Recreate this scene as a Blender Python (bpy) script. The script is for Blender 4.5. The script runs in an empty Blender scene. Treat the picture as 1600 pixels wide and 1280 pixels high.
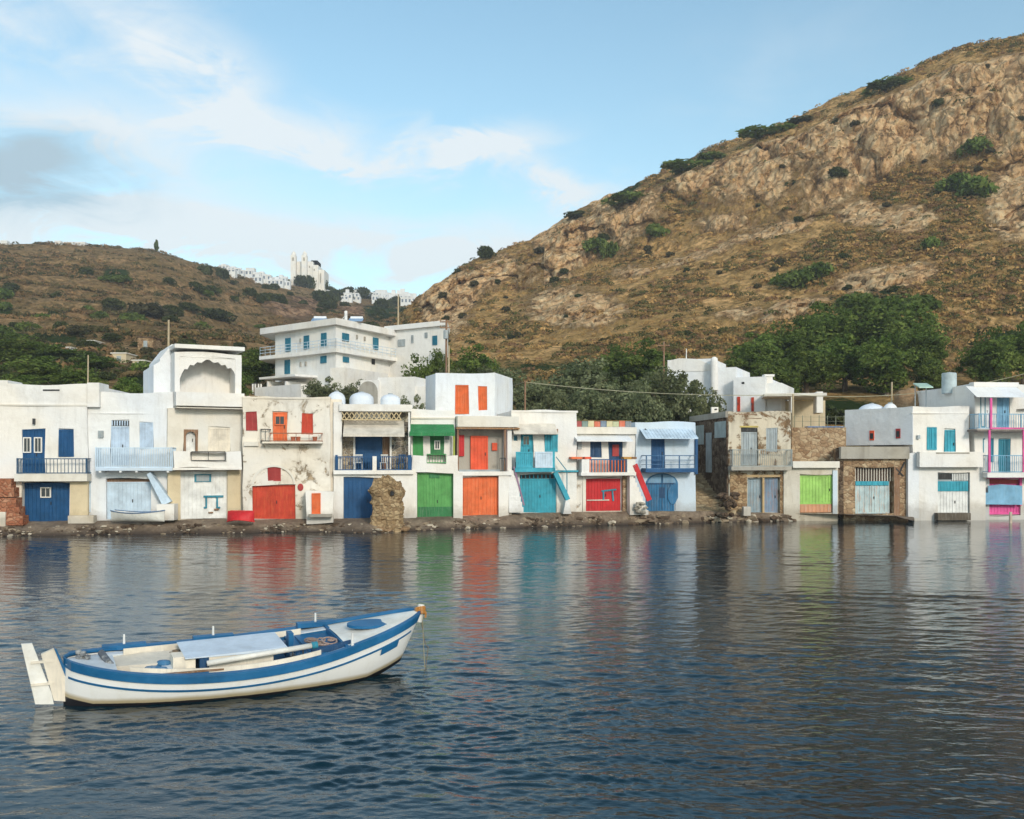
import bpy, math, random
import numpy as np
from mathutils import Vector, Matrix
random.seed(7)
rng = np.random.default_rng(11)
scene = bpy.context.scene
COL = scene.collection
F, H, YH = 1555.0, 4.25, 715.0        # focal length in photo pixels, eye height, horizon row
CAM = Vector((0, 0, H))

def P(px, py, Y):
    return Vector(((px-800)/F*Y, Y, H-(py-YH)/F*Y))

def srgb(r, g, b):
    f = lambda c: (c/255/12.92) if c/255 <= 0.04045 else ((c/255+0.055)/1.055)**2.4
    return (f(r), f(g), f(b), 1.0)

# ------------------------------------------------------------------ materials
_M = {}
def _new(name):
    m = bpy.data.materials.new(name); m.use_nodes = True
    nt = m.node_tree; nt.nodes.clear()
    out = nt.nodes.new('ShaderNodeOutputMaterial'); b = nt.nodes.new('ShaderNodeBsdfPrincipled')
    nt.links.new(b.outputs[0], out.inputs[0])
    return m, nt, b

def N(nt, t, **kw):
    n = nt.nodes.new(t)
    for k, v in kw.items():
        if k.startswith('i_'):
            key = k[2:]
            n.inputs[int(key) if key.isdigit() else key.replace('_', ' ')].default_value = v
        else:
            setattr(n, k, v)
    return n

def noise(nt, vec, scale, detail=6, rough=.6, dist=0.0, stretch=None):
    if stretch:
        mp = N(nt, 'ShaderNodeMapping'); mp.inputs['Scale'].default_value = stretch
        nt.links.new(vec, mp.inputs[0]); vec = mp.outputs[0]
    n = N(nt, 'ShaderNodeTexNoise'); n.inputs['Scale'].default_value = scale
    n.inputs['Detail'].default_value = detail; n.inputs['Roughness'].default_value = rough
    n.inputs['Distortion'].default_value = dist
    nt.links.new(vec, n.inputs['Vector'])
    return n.outputs['Fac']

def ramp(nt, fac, stops):
    r = N(nt, 'ShaderNodeValToRGB'); el = r.color_ramp.elements
    while len(el) < len(stops): el.new(0.5)
    for e, (p, c) in zip(el, stops):
        e.position = p; e.color = c if hasattr(c, '__len__') else (c, c, c, 1)
    nt.links.new(fac, r.inputs[0]); return r.outputs[0]

def mix(nt, fac, a, b, mode='MIX'):
    m = N(nt, 'ShaderNodeMix', data_type='RGBA', blend_type=mode)
    for s, v in ((0, fac), (6, a), (7, b)):
        if isinstance(v, (int, float)): m.inputs[s].default_value = v
        elif isinstance(v, tuple): m.inputs[s].default_value = v
        else: nt.links.new(v, m.inputs[s])
    return m.outputs[2]

def math_(nt, op, a, b=None, c=None):
    m = N(nt, 'ShaderNodeMath', operation=op)
    for i, v in enumerate((a, b, c)):
        if v is None: continue
        if isinstance(v, (int, float)): m.inputs[i].default_value = v
        else: nt.links.new(v, m.inputs[i])
    return m.outputs[0]

def bump(nt, b, h, strength=.4, dist=.03):
    n = N(nt, 'ShaderNodeBump'); n.inputs['Strength'].default_value = strength
    n.inputs['Distance'].default_value = dist
    nt.links.new(h, n.inputs['Height']); nt.links.new(n.outputs[0], b.inputs['Normal'])

def objc(nt):
    return N(nt, 'ShaderNodeTexCoord').outputs['Object']

def plaster(name, c, stain=(150, 132, 105), amount=.35, streak=.25, peel=0.0, stone=(150, 122, 92)):
    key = 'plaster_'+name
    if key in _M: return _M[key]
    m, nt, b = _new(key); v = objc(nt)
    c = srgb(*c); st = srgb(*stain)
    n1 = noise(nt, v, .55, 9, .68, .3)
    s1 = ramp(nt, n1, [(.48, 0.0), (.72, 1.0)])
    s1m = math_(nt, 'MULTIPLY', s1, amount)
    col = mix(nt, s1m, c, st)
    n2 = noise(nt, v, 1.0, 7, .68, .25, (1.9, 1.9, .3))
    s2 = math_(nt, 'MULTIPLY', ramp(nt, n2, [(.52, 0.0), (.78, 1.0)]), streak)
    pz = N(nt, 'ShaderNodeNewGeometry'); sp_ = N(nt, 'ShaderNodeSeparateXYZ'); nt.links.new(pz.outputs['Position'], sp_.inputs[0]); low = math_(nt, 'ADD', sp_.outputs['Z'], math_(nt, 'MULTIPLY', n1, -1.6)); s2 = math_(nt, 'ADD', s2, math_(nt, 'MULTIPLY', ramp(nt, low, [(.0, .38), (.55, 0.0)]), 1.0))
    col = mix(nt, s2, col, srgb(*[int(q*.82) for q in stain]))
    # patches of limewash in slightly different whites
    n3 = noise(nt, v, .3, 2, .4, .8)
    tint = mix(nt, 1.0, col, ramp(nt, n3, [(.4, (.95, .97, 1.0, 1)), (.62, (1.0, .985, .955, 1))]), 'MULTIPLY')
    hgt = noise(nt, v, 9, 6, .7)
    big = noise(nt, v, 1.6, 3, .5)
    hh = math_(nt, 'ADD', hgt, math_(nt, 'MULTIPLY', big, 3.0))
    if peel > 0:
        n4 = noise(nt, v, 1.15, 10, .72, .5)
        pm = ramp(nt, n4, [(1-peel-.035, 0.0), (1-peel+.03, 1.0)])
        vo = N(nt, 'ShaderNodeTexVoronoi', feature='F1'); vo.inputs['Scale'].default_value = 3.2
        nt.links.new(v, vo.inputs['Vector'])
        sc = mix(nt, vo.outputs['Color'], srgb(*stone), srgb(*[int(q*.55) for q in stone]))
        tint = mix(nt, pm, tint, sc)
        hh = math_(nt, 'SUBTRACT', hh, math_(nt, 'MULTIPLY', pm, 2.0))
    nt.links.new(tint, b.inputs['Base Color']); b.inputs['Roughness'].default_value = .9
    b.inputs['Specular IOR Level'].default_value = .15
    bump(nt, b, hh, .55, .03)
    _M[key] = m; return m

def paint(name, c, wear=.25, wearc=(190, 185, 175), rough=.55, streak=True, metal=0.0):
    key = 'paint_'+name
    if key in _M: return _M[key]
    m, nt, b = _new(key); v = objc(nt); cc = srgb(*c)
    n1 = noise(nt, v, 1.3, 7, .65, .2)
    dark = tuple(x*.74 for x in cc[:3])+(1,); lite = tuple(min(1, x*1.25+.01) for x in cc[:3])+(1,)
    col = ramp(nt, n1, [(.3, dark), (.5, cc), (.72, lite)])
    n2 = noise(nt, v, 2.2, 8, .75, 0, (5, 5, .5) if streak else (1, 1, 1))
    w = math_(nt, 'MULTIPLY', ramp(nt, n2, [(.5, 0.0), (.72, 1.0)]), min(1, wear*1.7))
    col = mix(nt, w, col, srgb(*wearc))
    nt.links.new(col, b.inputs['Base Color'])
    b.inputs['Roughness'].default_value = rough; b.inputs['Metallic'].default_value = metal
    b.inputs['Specular IOR Level'].default_value = .3
    bump(nt, b, noise(nt, v, 12, 4, .6), .25, .01)
    _M[key] = m; return m

def stone(name, c1, c2, c3, scale=2.2, mortar=(120, 100, 78), white=0.0):
    key = 'stone_'+name
    if key in _M: return _M[key]
    m, nt, b = _new(key); v = objc(nt)
    dn = N(nt, 'ShaderNodeTexNoise'); dn.inputs['Scale'].default_value = 1.3; nt.links.new(v, dn.inputs['Vector'])
    vm = N(nt, 'ShaderNodeVectorMath', operation='MULTIPLY_ADD'); vm.inputs[1].default_value = (.35,)*3
    nt.links.new(dn.outputs['Color'], vm.inputs[0]); nt.links.new(v, vm.inputs[2])
    mp = N(nt, 'ShaderNodeMapping'); mp.inputs['Scale'].default_value = (1, 1, 1.5)
    nt.links.new(vm.outputs[0], mp.inputs[0])
    vo = N(nt, 'ShaderNodeTexVoronoi', feature='F1'); vo.inputs['Scale'].default_value = scale
    ve = N(nt, 'ShaderNodeTexVoronoi', feature='DISTANCE_TO_EDGE'); ve.inputs['Scale'].default_value = scale
    for q in (vo, ve): nt.links.new(mp.outputs[0], q.inputs['Vector'])
    sep = N(nt, 'ShaderNodeSeparateColor'); nt.links.new(vo.outputs['Color'], sep.inputs[0])
    col = ramp(nt, sep.outputs[0], [(0, srgb(*c1)), (.5, srgb(*c2)), (1, srgb(*c3))])
    grain = ramp(nt, noise(nt, v, 6, 6, .7), [(.3, .6), (.7, 1.15)])
    col = mix(nt, 1.0, col, grain, 'MULTIPLY')
    edge = ramp(nt, ve.outputs['Distance'], [(.0, .62), (.07, 0.0)])
    col = mix(nt, edge, col, srgb(*mortar))
    if white > 0:
        pm = ramp(nt, noise(nt, v, .5, 8, .7, .5), [(1-white-.04, 0.0), (1-white+.04, 1.0)])
        col = mix(nt, pm, col, srgb(205, 198, 182))
    nt.links.new(col, b.inputs['Base Color']); b.inputs['Roughness'].default_value = .95
    b.inputs['Specular IOR Level'].default_value = .1
    hh = math_(nt, 'ADD', ramp(nt, ve.outputs['Distance'], [(0, 0.0), (.15, 1.0)]), math_(nt, 'MULTIPLY', noise(nt, v, 8, 5, .7), .5))
    bump(nt, b, hh, .7, .06)
    _M[key] = m; return m

def leafmat(name, c1, c2, c3):
    key = 'leaf_'+name
    if key in _M: return _M[key]
    m, nt, b = _new(key); v = objc(nt)
    at = N(nt, 'ShaderNodeAttribute', attribute_name='lv')
    n1 = noise(nt, v, .9, 3, .5)
    fac = math_(nt, 'ADD', math_(nt, 'MULTIPLY', at.outputs['Fac'], .6), math_(nt, 'MULTIPLY', n1, .5))
    col = ramp(nt, fac, [(.2, srgb(*c1)), (.52, srgb(*c2)), (.85, srgb(*c3))])
    oi = N(nt, 'ShaderNodeObjectInfo')
    col = mix(nt, math_(nt, 'MULTIPLY', oi.outputs['Random'], .45), col, srgb(*[int((p+q)/2*.9) for p, q in zip(c2, (95, 82, 45))]))
    nt.links.new(col, b.inputs['Base Color']); b.inputs['Roughness'].default_value = .8
    b.inputs['Specular IOR Level'].default_value = .15
    tr = N(nt, 'ShaderNodeBsdfTranslucent'); nt.links.new(col, tr.inputs[0])
    ms = N(nt, 'ShaderNodeMixShader'); ms.inputs[0].default_value = .34
    out = [n for n in nt.nodes if n.type == 'OUTPUT_MATERIAL'][0]
    nt.links.new(b.outputs[0], ms.inputs[1]); nt.links.new(tr.outputs[0], ms.inputs[2]); nt.links.new(ms.outputs[0], out.inputs[0])
    _M[key] = m; return m

def attrmat(name, attr='Col', rough=.95, bs=0.0, bscale=3.0, transl=0):
    key = 'attr_'+name
    if key in _M: return _M[key]
    m, nt, b = _new(key)
    at = N(nt, 'ShaderNodeAttribute', attribute_name=attr)
    v = objc(nt)
    g = ramp(nt, noise(nt, v, bscale, 5, .6), [(.3, .75), (.7, 1.2)])
    nt.links.new(mix(nt, 1.0, at.outputs['Color'], g, 'MULTIPLY'), b.inputs['Base Color'])
    b.inputs['Roughness'].default_value = rough; b.inputs['Specular IOR Level'].default_value = .1
    if bs: bump(nt, b, noise(nt, v, bscale, 6, .7), bs, .1)
    if transl:
        tr = N(nt, 'ShaderNodeBsdfTranslucent'); nt.links.new(at.outputs['Color'], tr.inputs[0]); ms = N(nt, 'ShaderNodeMixShader'); ms.inputs[0].default_value = transl
        out = [n for n in nt.nodes if n.type == 'OUTPUT_MATERIAL'][0]; nt.links.new(b.outputs[0], ms.inputs[1]); nt.links.new(tr.outputs[0], ms.inputs[2]); nt.links.new(ms.outputs[0], out.inputs[0])
    _M[key] = m; return m

def glass():
    if 'glass' in _M: return _M['glass']
    m, nt, b = _new('dark_glass'); b.inputs['Base Color'].default_value = srgb(48, 56, 62)
    b.inputs['Roughness'].default_value = .12; b.inputs['Specular IOR Level'].default_value = .6
    _M['glass'] = m; return m

WHITE = lambda: plaster('white', (240, 236, 229), amount=.24, streak=.22)
WHITEB = lambda: plaster('cool_white', (236, 237, 237), amount=.2, streak=.2)
CREAM = lambda: plaster('cream', (236, 227, 211), amount=.35, streak=.25)
OFFW = lambda: plaster('off_white', (230, 224, 212), amount=.25, streak=.2)
BEIGE = lambda: plaster('beige', (218, 202, 170), amount=.3, streak=.2)
CRUMB = lambda: plaster('peeling_cream', (236, 228, 214), amount=.4, streak=.35, peel=.41, stone=(196, 174, 144))
PEEL = lambda: plaster('badly_peeling', (214, 203, 182), amount=.55, streak=.5, peel=.46, stone=(158, 128, 96))
PALEB = lambda: plaster('pale_blue', (206, 220, 232), amount=.15, streak=.15)
DARK = lambda: paint('dark', (38, 40, 42), wear=.1)

# ------------------------------------------------------------------ meshes
def link(name, verts, faces, mat=None, parent=None, smooth=False, mats=None, fmat=None):
    me = bpy.data.meshes.new(name)
    base = parent.location if parent is not None and parent.type == 'EMPTY' else Vector((0, 0, 0))
    if parent is not None and 'base' in parent.keys(): base = Vector(parent['base'])
    me.from_pydata([tuple(Vector(v)-base) for v in verts], [], faces)
    for mm in (mats or [mat]):
        if mm: me.materials.append(mm)
    if fmat: me.polygons.foreach_set('material_index', fmat)
    if smooth: me.polygons.foreach_set('use_smooth', [True]*len(me.polygons))
    me.update()
    o = bpy.data.objects.new(name, me); COL.objects.link(o)
    if parent is not None: o.parent = parent
    return o

def thing(name, label, cat, loc, group=None):
    o = bpy.data.objects.new(name, None); COL.objects.link(o); o.location = loc
    o.empty_display_size = .3
    o['label'] = label; o['category'] = cat
    if group: o['group'] = group
    return o

def tag(o, label=None, cat=None, group=None, kind=None):
    for k, v in (('label', label), ('category', cat), ('group', group), ('kind', kind)):
        if v: o[k] = v
    return o

class MB:
    def __init__(s): s.v = []; s.f = []; s.m = []; s.cm = 0
    def add(s, vs, fs):
        k = len(s.v); s.v += [Vector(q) for q in vs]; s.f += [[i+k for i in f] for f in fs]; s.m += [s.cm]*len(fs)
    def box8(s, p):
        s.add(p, [(0, 1, 2, 3), (7, 6, 5, 4), (0, 4, 5, 1), (1, 5, 6, 2), (2, 6, 7, 3), (3, 7, 4, 0)])
    def wbox(s, x0, x1, y0, y1, z0, z1):
        s.box8([(x0, y0, z0), (x1, y0, z0), (x1, y0, z1), (x0, y0, z1), (x0, y1, z0), (x1, y1, z0), (x1, y1, z1), (x0, y1, z1)])
    def fbox(s, f, u0, u1, z0, z1, d0, d1):
        s.box8([f.pt(u0, z0, d1), f.pt(u1, z0, d1), f.pt(u1, z1, d1), f.pt(u0, z1, d1), f.pt(u0, z0, d0), f.pt(u1, z0, d0), f.pt(u1, z1, d0), f.pt(u0, z1, d0)])
    def prism(s, f, uz, d0, d1):
        n = len(uz); vs = [f.pt(u, z, d1) for u, z in uz]+[f.pt(u, z, d0) for u, z in uz]
        s.add(vs, [list(range(n)), list(range(2*n-1, n-1, -1))]+[[i, i+n, (i+1) % n+n, (i+1) % n] for i in range(n)])
    def tube(s, a, b, r, r2=None, n=6):
        a = Vector(a); b = Vector(b); r2 = r if r2 is None else r2
        d = (b-a); q = d.normalized(); x = q.orthogonal().normalized(); y = q.cross(x)
        vs = [a+(x*math.cos(t)+y*math.sin(t))*r for t in [2*math.pi*i/n for i in range(n)]]
        vs += [b+(x*math.cos(t)+y*math.sin(t))*r2 for t in [2*math.pi*i/n for i in range(n)]]
        s.add(vs, [[i, (i+1) % n, (i+1) % n+n, i+n] for i in range(n)]+[list(range(n))[::-1], list(range(n, 2*n))])
    def path(s, pts, r, n=6):
        for a, b in zip(pts, pts[1:]): s.tube(a, b, r, n=n)
    def lathe(s, c, prof, n=16, ang=2*math.pi, sx=1, sy=1):
        c = Vector(c); vs = []; m = len(prof)
        for i in range(n):
            t = ang*i/n
            vs += [c+Vector((r*math.cos(t)*sx, r*math.sin(t)*sy, z)) for r, z in prof]
        s.add(vs, [[i*m+j, ((i+1) % n)*m+j, ((i+1) % n)*m+j+1, i*m+j+1] for i in range(n) for j in range(m-1)])
    def build(s, name, mat, parent=None, smooth=False, mats=None):
        return link(name, s.v, s.f, mat, parent, smooth, mats, s.m if mats else None)

class Fac:
    """a facade plane through two plan points; u runs along it, d sticks out of it"""
    def __init__(s, pa, Ya, pb, Yb):
        a = P(pa, YH, Ya); b = P(pb, YH, Yb); a.z = b.z = 0
        s.o = a; s.u = (b-a).normalized(); s.n = Vector((s.u.y, -s.u.x, 0))
    def pt(s, u, z, d=0): return s.o+s.u*u+s.n*d+Vector((0, 0, z))
    def uz(s, px, py, d=0):
        r = Vector(((px-800)/F, 1, -(py-YH)/F)); t = (s.o+s.n*d).dot(s.n)/r.dot(s.n)
        p = CAM+r*t; return (p-s.o).dot(s.u), p.z
    def U(s, px, d=0): return s.uz(px, YH, d)[0]
    def Z(s, px, py, d=0): return s.uz(px, py, d)[1]

def wob(p, a=.034):
    return Vector((a*math.sin(p.x*1.7+p.z*2.3+1), a*math.sin(p.y*1.9+p.x*1.1), a*1.5*math.sin(p.x*1.3+p.z*1.7+p.y)))

class House:
    def __init__(s, name, label, cat, f, px0, px1, ytop, mat, depth=7, openings=(), zbot=-.4, group=None, ytop2=None, wallname='wall'):
        s.f = f; u0, u1 = f.U(px0), f.U(px1)
        zt = f.Z(px0, ytop); zt2 = f.Z(px1, ytop2) if ytop2 is not None else zt
        s.t = thing(name, label, cat, f.pt((u0+u1)/2, max(zbot, 0), -depth/2), group)
        s.t['base'] = tuple(s.t.location)
        s.wall(wallname, px0, px1, ytop, mat, depth, openings, zbot, zt2=zt2)
    def wall(s, name, px0, px1, ytop, mat, depth, openings=(), zbot=-.4, ybot=None, d=0, zt2=None):
        f = s.f; u0, u1 = f.U(px0, d), f.U(px1, d); zt = f.Z(px0, ytop, d)
        if zt2 is None: zt2 = zt
        bk = d-depth
        if ybot is not None: zbot = f.Z(px0, ybot, d)
        ops = []
        for o in openings:
            a, zb = f.uz(o[0], o[3], d); b, z_ = f.uz(o[2], o[1], d); ops.append((a, b, zb, z_, o[4] if len(o) > 4 else .14))
        us = {u0, u1}; zs = {zbot, min(zt, zt2)}
        for a, b, c, e, r in ops: us |= {a, b}; zs |= {c, e}
        k = int((u1-u0)/.7); us |= {u0+(u1-u0)*i/max(k, 1) for i in range(1, k)}
        us = sorted(x for x in us if u0-1e-6 <= x <= u1+1e-6); zs = sorted(x for x in zs if zbot-1e-6 <= x <= min(zt, zt2)+1e-6)
        us = [x for i, x in enumerate(us) if i == 0 or x-us[i-1] > .01]; zs = [x for i, x in enumerate(zs) if i == 0 or x-zs[i-1] > .01]
        v = []; fc = []; idx = {}
        tz = lambda u: zt+(zt2-zt)*(u-u0)/(u1-u0)
        def g(u, z, dd, w=True):
            key = (round(u, 3), round(z, 3), round(dd, 3))
            if key not in idx:
                p = f.pt(u, tz(u) if z == zs[-1] else z, dd); idx[key] = len(v); v.append(p+wob(p) if w else p)
            return idx[key]
        for i in range(len(us)-1):
            for j in range(len(zs)-1):
                cu, cz = (us[i]+us[i+1])/2, (zs[j]+zs[j+1])/2
                if any(a < cu < b and c < cz < e for a, b, c, e, r in ops): continue
                fc.append([g(us[i], zs[j], d), g(us[i+1], zs[j], d), g(us[i+1], zs[j+1], d), g(us[i], zs[j+1], d)])
            fc.append([g(us[i], zs[-1], d), g(us[i+1], zs[-1], d), g(us[i+1], zs[-1], bk), g(us[i], zs[-1], bk)])
            fc.append([g(us[i+1], zs[0], bk), g(us[i], zs[0], bk), g(us[i], zs[-1], bk), g(us[i+1], zs[-1], bk)])
        for j in range(len(zs)-1):
            fc.append([g(u0, zs[j], d), g(u0, zs[j+1], d), g(u0, zs[j+1], bk), g(u0, zs[j], bk)])
            fc.append([g(u1, zs[j], bk), g(u1, zs[j+1], bk), g(u1, zs[j+1], d), g(u1, zs[j], d)])
        for a, b, c, e, r in ops:
            k = len(v); fr = [f.pt(a, c, d), f.pt(b, c, d), f.pt(b, e, d), f.pt(a, e, d)]
            v += [p+wob(p) for p in fr]+[f.pt(a, c, d-r), f.pt(b, c, d-r), f.pt(b, e, d-r), f.pt(a, e, d-r)]
            fc += [[k, k+4, k+5, k+1], [k+1, k+5, k+6, k+2], [k+2, k+6, k+7, k+3], [k+3, k+7, k+4, k], [k+4, k+7, k+6, k+5]]
        return link(name, v, fc, mat, s.t)
    def block(s, name, px0, px1, y0, y1, d0, d1, mat, f=None):
        f = f or s.f; m = MB(); u0, zt = f.uz(px0, y0, d1); u1, zb = f.uz(px1, y1, d1)
        m.fbox(f, u0, u1, zb, zt, d0, d1); return m.build(name, mat, s.t)
    def leaf(s, name, rect, mat, r=.14, planks=6, split=True, bars=0, d=None, glass_rect=None, frame_mat=None, label=None, thick=.05, f=None, border=True):
        """door or shutter leaf filling rect (photo px), set r behind the wall face (or proud by d)"""
        f = f or s.f; dd = -r if d is None else d
        u0, zt = f.uz(rect[0], rect[1], 0 if d is None else d); u1, zb = f.uz(rect[2], rect[3], 0 if d is None else d)
        if d is None: u0 += .01; u1 -= .01; zb += .005; zt -= .01
        m = MB(); m.fbox(f, u0, u1, zb, zt, dd-.03, dd+.02); w = (u1-u0)/planks; g = min(.02, w*.12)
        for i in range(planks): m.fbox(f, u0+i*w+g, u0+(i+1)*w-g, zb+.02, zt-.02, dd+.02, dd+.02+thick*.5+random.uniform(-.004, .004))
        if border:
            fw = min(.08, (u1-u0)*.09)
            for a, b, c, e in ((u0, u0+fw, zb, zt), (u1-fw, u1, zb, zt), (u0+fw, u1-fw, zt-fw, zt), (u0+fw, u1-fw, zb, zb+fw*1.3)): m.fbox(f, a, b, c, e, dd+.02, dd+.03+thick)
        if split: c = (u0+u1)/2; m.fbox(f, c-.035, c+.035, zb+.04, zt-.04, dd+.02, dd+.035+thick)
        for i in range(bars):
            z = zb+(zt-zb)*(i+1)/(bars+1); m.fbox(f, u0+.05, u1-.05, z-.035, z+.035, dd+.02, dd+.025+thick)
        o = m.build(name, mat, s.t); o['base'] = tuple(s.t.location)
        if label: o['label'] = label
        if name in ('door', 'boat_garage_door'):
            h = MB(); hx = (u0+u1)/2+.12 if split else u1-.18; hz = zb+min(1.0, (zt-zb)*.45)
            h.fbox(f, hx, hx+.04, hz, hz+.18, dd+.03, dd+.1); h.build('handle', DARK(), o)
        if glass_rect:
            for gr in (glass_rect if isinstance(glass_rect[0], (tuple, list)) else [glass_rect]):
                a, e = f.uz(gr[0], gr[1], dd); b, c = f.uz(gr[2], gr[3], dd)
                w_ = MB(); w_.fbox(f, a, b, c, e, dd, dd+.055+thick)
                for q in ((a-.06, a, c-.06, e+.06), (b, b+.06, c-.06, e+.06), (a, b, e, e+.06), (a, b, c-.06, c)):
                    w_.cm = 1; w_.fbox(f, q[0], q[1], q[2], q[3], dd, dd+.085+thick)
                w_.fbox(f, (a+b)/2-.015, (a+b)/2+.015, c, e, dd, dd+.075+thick)
                w_.build('pane', None, o, mats=[glass(), frame_mat or WHITE()])
        return o
    def railing(s, px0, px1, y0, y1, d, mat, nb=12, rails=(0, 1), sides=True, name='railing', r=.02, posts=0, d_in=0.0):
        f = s.f; m = MB(); u0, zt = f.uz(px0, y0, d); u1, zb = f.uz(px1, y1, d); zb += .03
        for t in rails:
            z = zb+(zt-zb)*t; q = .028 if t in (0, 1) else .018
            m.fbox(f, u0, u1, z-q, z+q, d-q, d+q)
            if sides:
                for u in (u0, u1): m.fbox(f, u-q, u+q, z-q, z+q, d_in, d-q)
        for i in range(nb+1):
            u = u0+(u1-u0)*i/nb; m.fbox(f, u-r*.7, u+r*.7, zb, zt, d-r*.6, d+r*.6)
        if sides and nb > 4:
            k = max(2, int(abs(d-d_in)/.16))
            for i in range(1, k):
                dd = d_in+(d-d_in)*i/k
                for u in (u0, u1): m.fbox(f, u-r*.6, u+r*.6, zb, zt, dd-r*.6, dd+r*.6)
        for i in range(posts):
            u = u0+(u1-u0)*i/max(posts-1, 1); m.fbox(f, u-.035, u+.035, zb-.03, zt+.04, d-.035, d+.035)
        return m.build(name, mat, s.t)
    def awning(s, px0, px1, ytop, ybot, d, mat, name='awning', d0=0, valance=.0, thick=.03, ridges=0):
        f = s.f; m = MB(); u0, z1 = f.uz(px0, ybot, d); u1, _ = f.uz(px1, ybot, d); z0 = f.Z((px0+px1)/2, ytop, d0)
        m.box8([f.pt(u0, z1-thick, d), f.pt(u1, z1-thick, d), f.pt(u1, z0-thick, d0), f.pt(u0, z0-thick, d0),
                f.pt(u0, z1, d), f.pt(u1, z1, d), f.pt(u1, z0, d0), f.pt(u0, z0, d0)])
        if valance: m.fbox(f, u0, u1, z1-valance, z1-thick-.002, d-.02, d)
        for i in range(ridges+1 if ridges else 0):
            u = u0+(u1-u0)*i/ridges
            m.box8([f.pt(u-.02, z1+.002, d), f.pt(u+.02, z1+.002, d), f.pt(u+.02, z0+.002, d0), f.pt(u-.02, z0+.002, d0),
                    f.pt(u-.02, z1+.03, d), f.pt(u+.02, z1+.03, d), f.pt(u+.02, z0+.03, d0), f.pt(u-.02, z0+.03, d0)])
        return m.build(name, mat, s.t)
# ------------------------------------------------------------------ numpy noise
def _hash(ix, iy, iz, seed):
    h = (ix.astype(np.int64)*374761393+iy.astype(np.int64)*668265263+iz.astype(np.int64)*2147483647+seed*1274126177) & 0xffffffff
    h = ((h ^ (h >> 13))*1274126177) & 0xffffffff
    h = (h ^ (h >> 16)) & 0xffffffff
    return h/4294967295.0
def vnoise(x, y, z, seed=0):
    ix, iy, iz = np.floor(x), np.floor(y), np.floor(z)
    fx, fy, fz = x-ix, y-iy, z-iz
    ix, iy, iz = ix.astype(np.int64), iy.astype(np.int64), iz.astype(np.int64)
    s = lambda t: t*t*t*(t*(t*6-15)+10)
    fx, fy, fz = s(fx), s(fy), s(fz); r = 0
    for a in (0, 1):
        for b in (0, 1):
            for c in (0, 1):
                w = (fx if a else 1-fx)*(fy if b else 1-fy)*(fz if c else 1-fz)
                r = r+w*_hash(ix+a, iy+b, iz+c, seed)
    return r*2-1
def fbm(x, y, z, oct=5, seed=0, gain=.5, ridged=False):
    r = 0; a = 1; tot = 0
    for o in range(oct):
        n = vnoise(x, y, z, seed+o*17)
        if ridged: n = 1-2*np.abs(n)
        r = r+a*n; tot += a; a *= gain; x, y, z = x*2.03+3.1, y*2.03+1.7, z*2.03+5.3
    return r/tot
def cells(x, y, z, seed=0):
    """value of the nearest scattered cell and how much nearer it is than the next: blocky rock facets"""
    ix, iy, iz = (np.floor(q).astype(np.int64) for q in (x, y, z)); d1 = np.full(x.shape, 9.); d2 = np.full(x.shape, 9.); v = np.zeros(x.shape)
    for a in (-1, 0, 1):
        for b in (-1, 0, 1):
            for c in (-1, 0, 1):
                X, Y, Z = ix+a, iy+b, iz+c; px_, py_, pz_ = X+_hash(X, Y, Z, seed), Y+_hash(X, Y, Z, seed+1), Z+_hash(X, Y, Z, seed+2)
                d = (x-px_)**2+(y-py_)**2+(z-pz_)**2; n = d < d1; d2 = np.where(n, d1, np.minimum(d2, d)); v = np.where(n, _hash(X, Y, Z, seed+3), v); d1 = np.where(n, d, d1)
    return v, np.sqrt(d2)-np.sqrt(d1)
def sstep(a, b, x):
    t = np.clip((x-a)/(b-a), 0, 1); return t*t*(3-2*t)

def grid_mesh(name, pts, mat, attrs=None, smooth=True):
    nr, nc = pts.shape[:2]
    me = bpy.data.meshes.new(name); me.vertices.add(nr*nc); me.vertices.foreach_set('co', pts.reshape(-1).astype(np.float32))
    i = np.arange((nr-1)*(nc-1)); r, c = i//(nc-1), i % (nc-1); a = r*nc+c
    q = np.stack([a, a+1, a+nc+1, a+nc], 1)
    n = len(q); me.loops.add(4*n); me.loops.foreach_set('vertex_index', q.reshape(-1).astype(np.int32))
    me.polygons.add(n); me.polygons.foreach_set('loop_start', (np.arange(n)*4).astype(np.int32))
    me.polygons.foreach_set('use_smooth', np.full(n, smooth))
    me.update(calc_edges=True)
    for k, val in (attrs or {}).items():
        at = me.attributes.new(k, 'FLOAT', 'POINT'); at.data.foreach_set('value', val.reshape(-1).astype(np.float32))
    me.materials.append(mat)
    o = bpy.data.objects.new(name, me); COL.objects.link(o); return o

def soup(name, verts, nper, mat, attrs=None, parent=None, cattr=None):
    """verts (N*nper,3): N separate polygons of nper corners"""
    n = len(verts)//nper; me = bpy.data.meshes.new(name)
    me.vertices.add(len(verts)); me.vertices.foreach_set('co', verts.reshape(-1).astype(np.float32))
    me.loops.add(len(verts)); me.loops.foreach_set('vertex_index', np.arange(len(verts), dtype=np.int32))
    me.polygons.add(n); me.polygons.foreach_set('loop_start', (np.arange(n)*nper).astype(np.int32))
    me.update(calc_edges=True)
    for k, val in (attrs or {}).items():
        at = me.attributes.new(k, 'FLOAT', 'POINT'); at.data.foreach_set('value', np.repeat(val, nper).astype(np.float32))
    if cattr is not None:
        at = me.attributes.new('Col', 'FLOAT_COLOR', 'POINT'); c = np.ones((len(verts), 4), np.float32); c[:, :3] = np.repeat(cattr, nper, 0)
        at.data.foreach_set('color', c.reshape(-1))
    me.materials.append(mat); o = bpy.data.objects.new(name, me); COL.objects.link(o)
    if parent is not None: o.parent = parent
    return o

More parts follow.
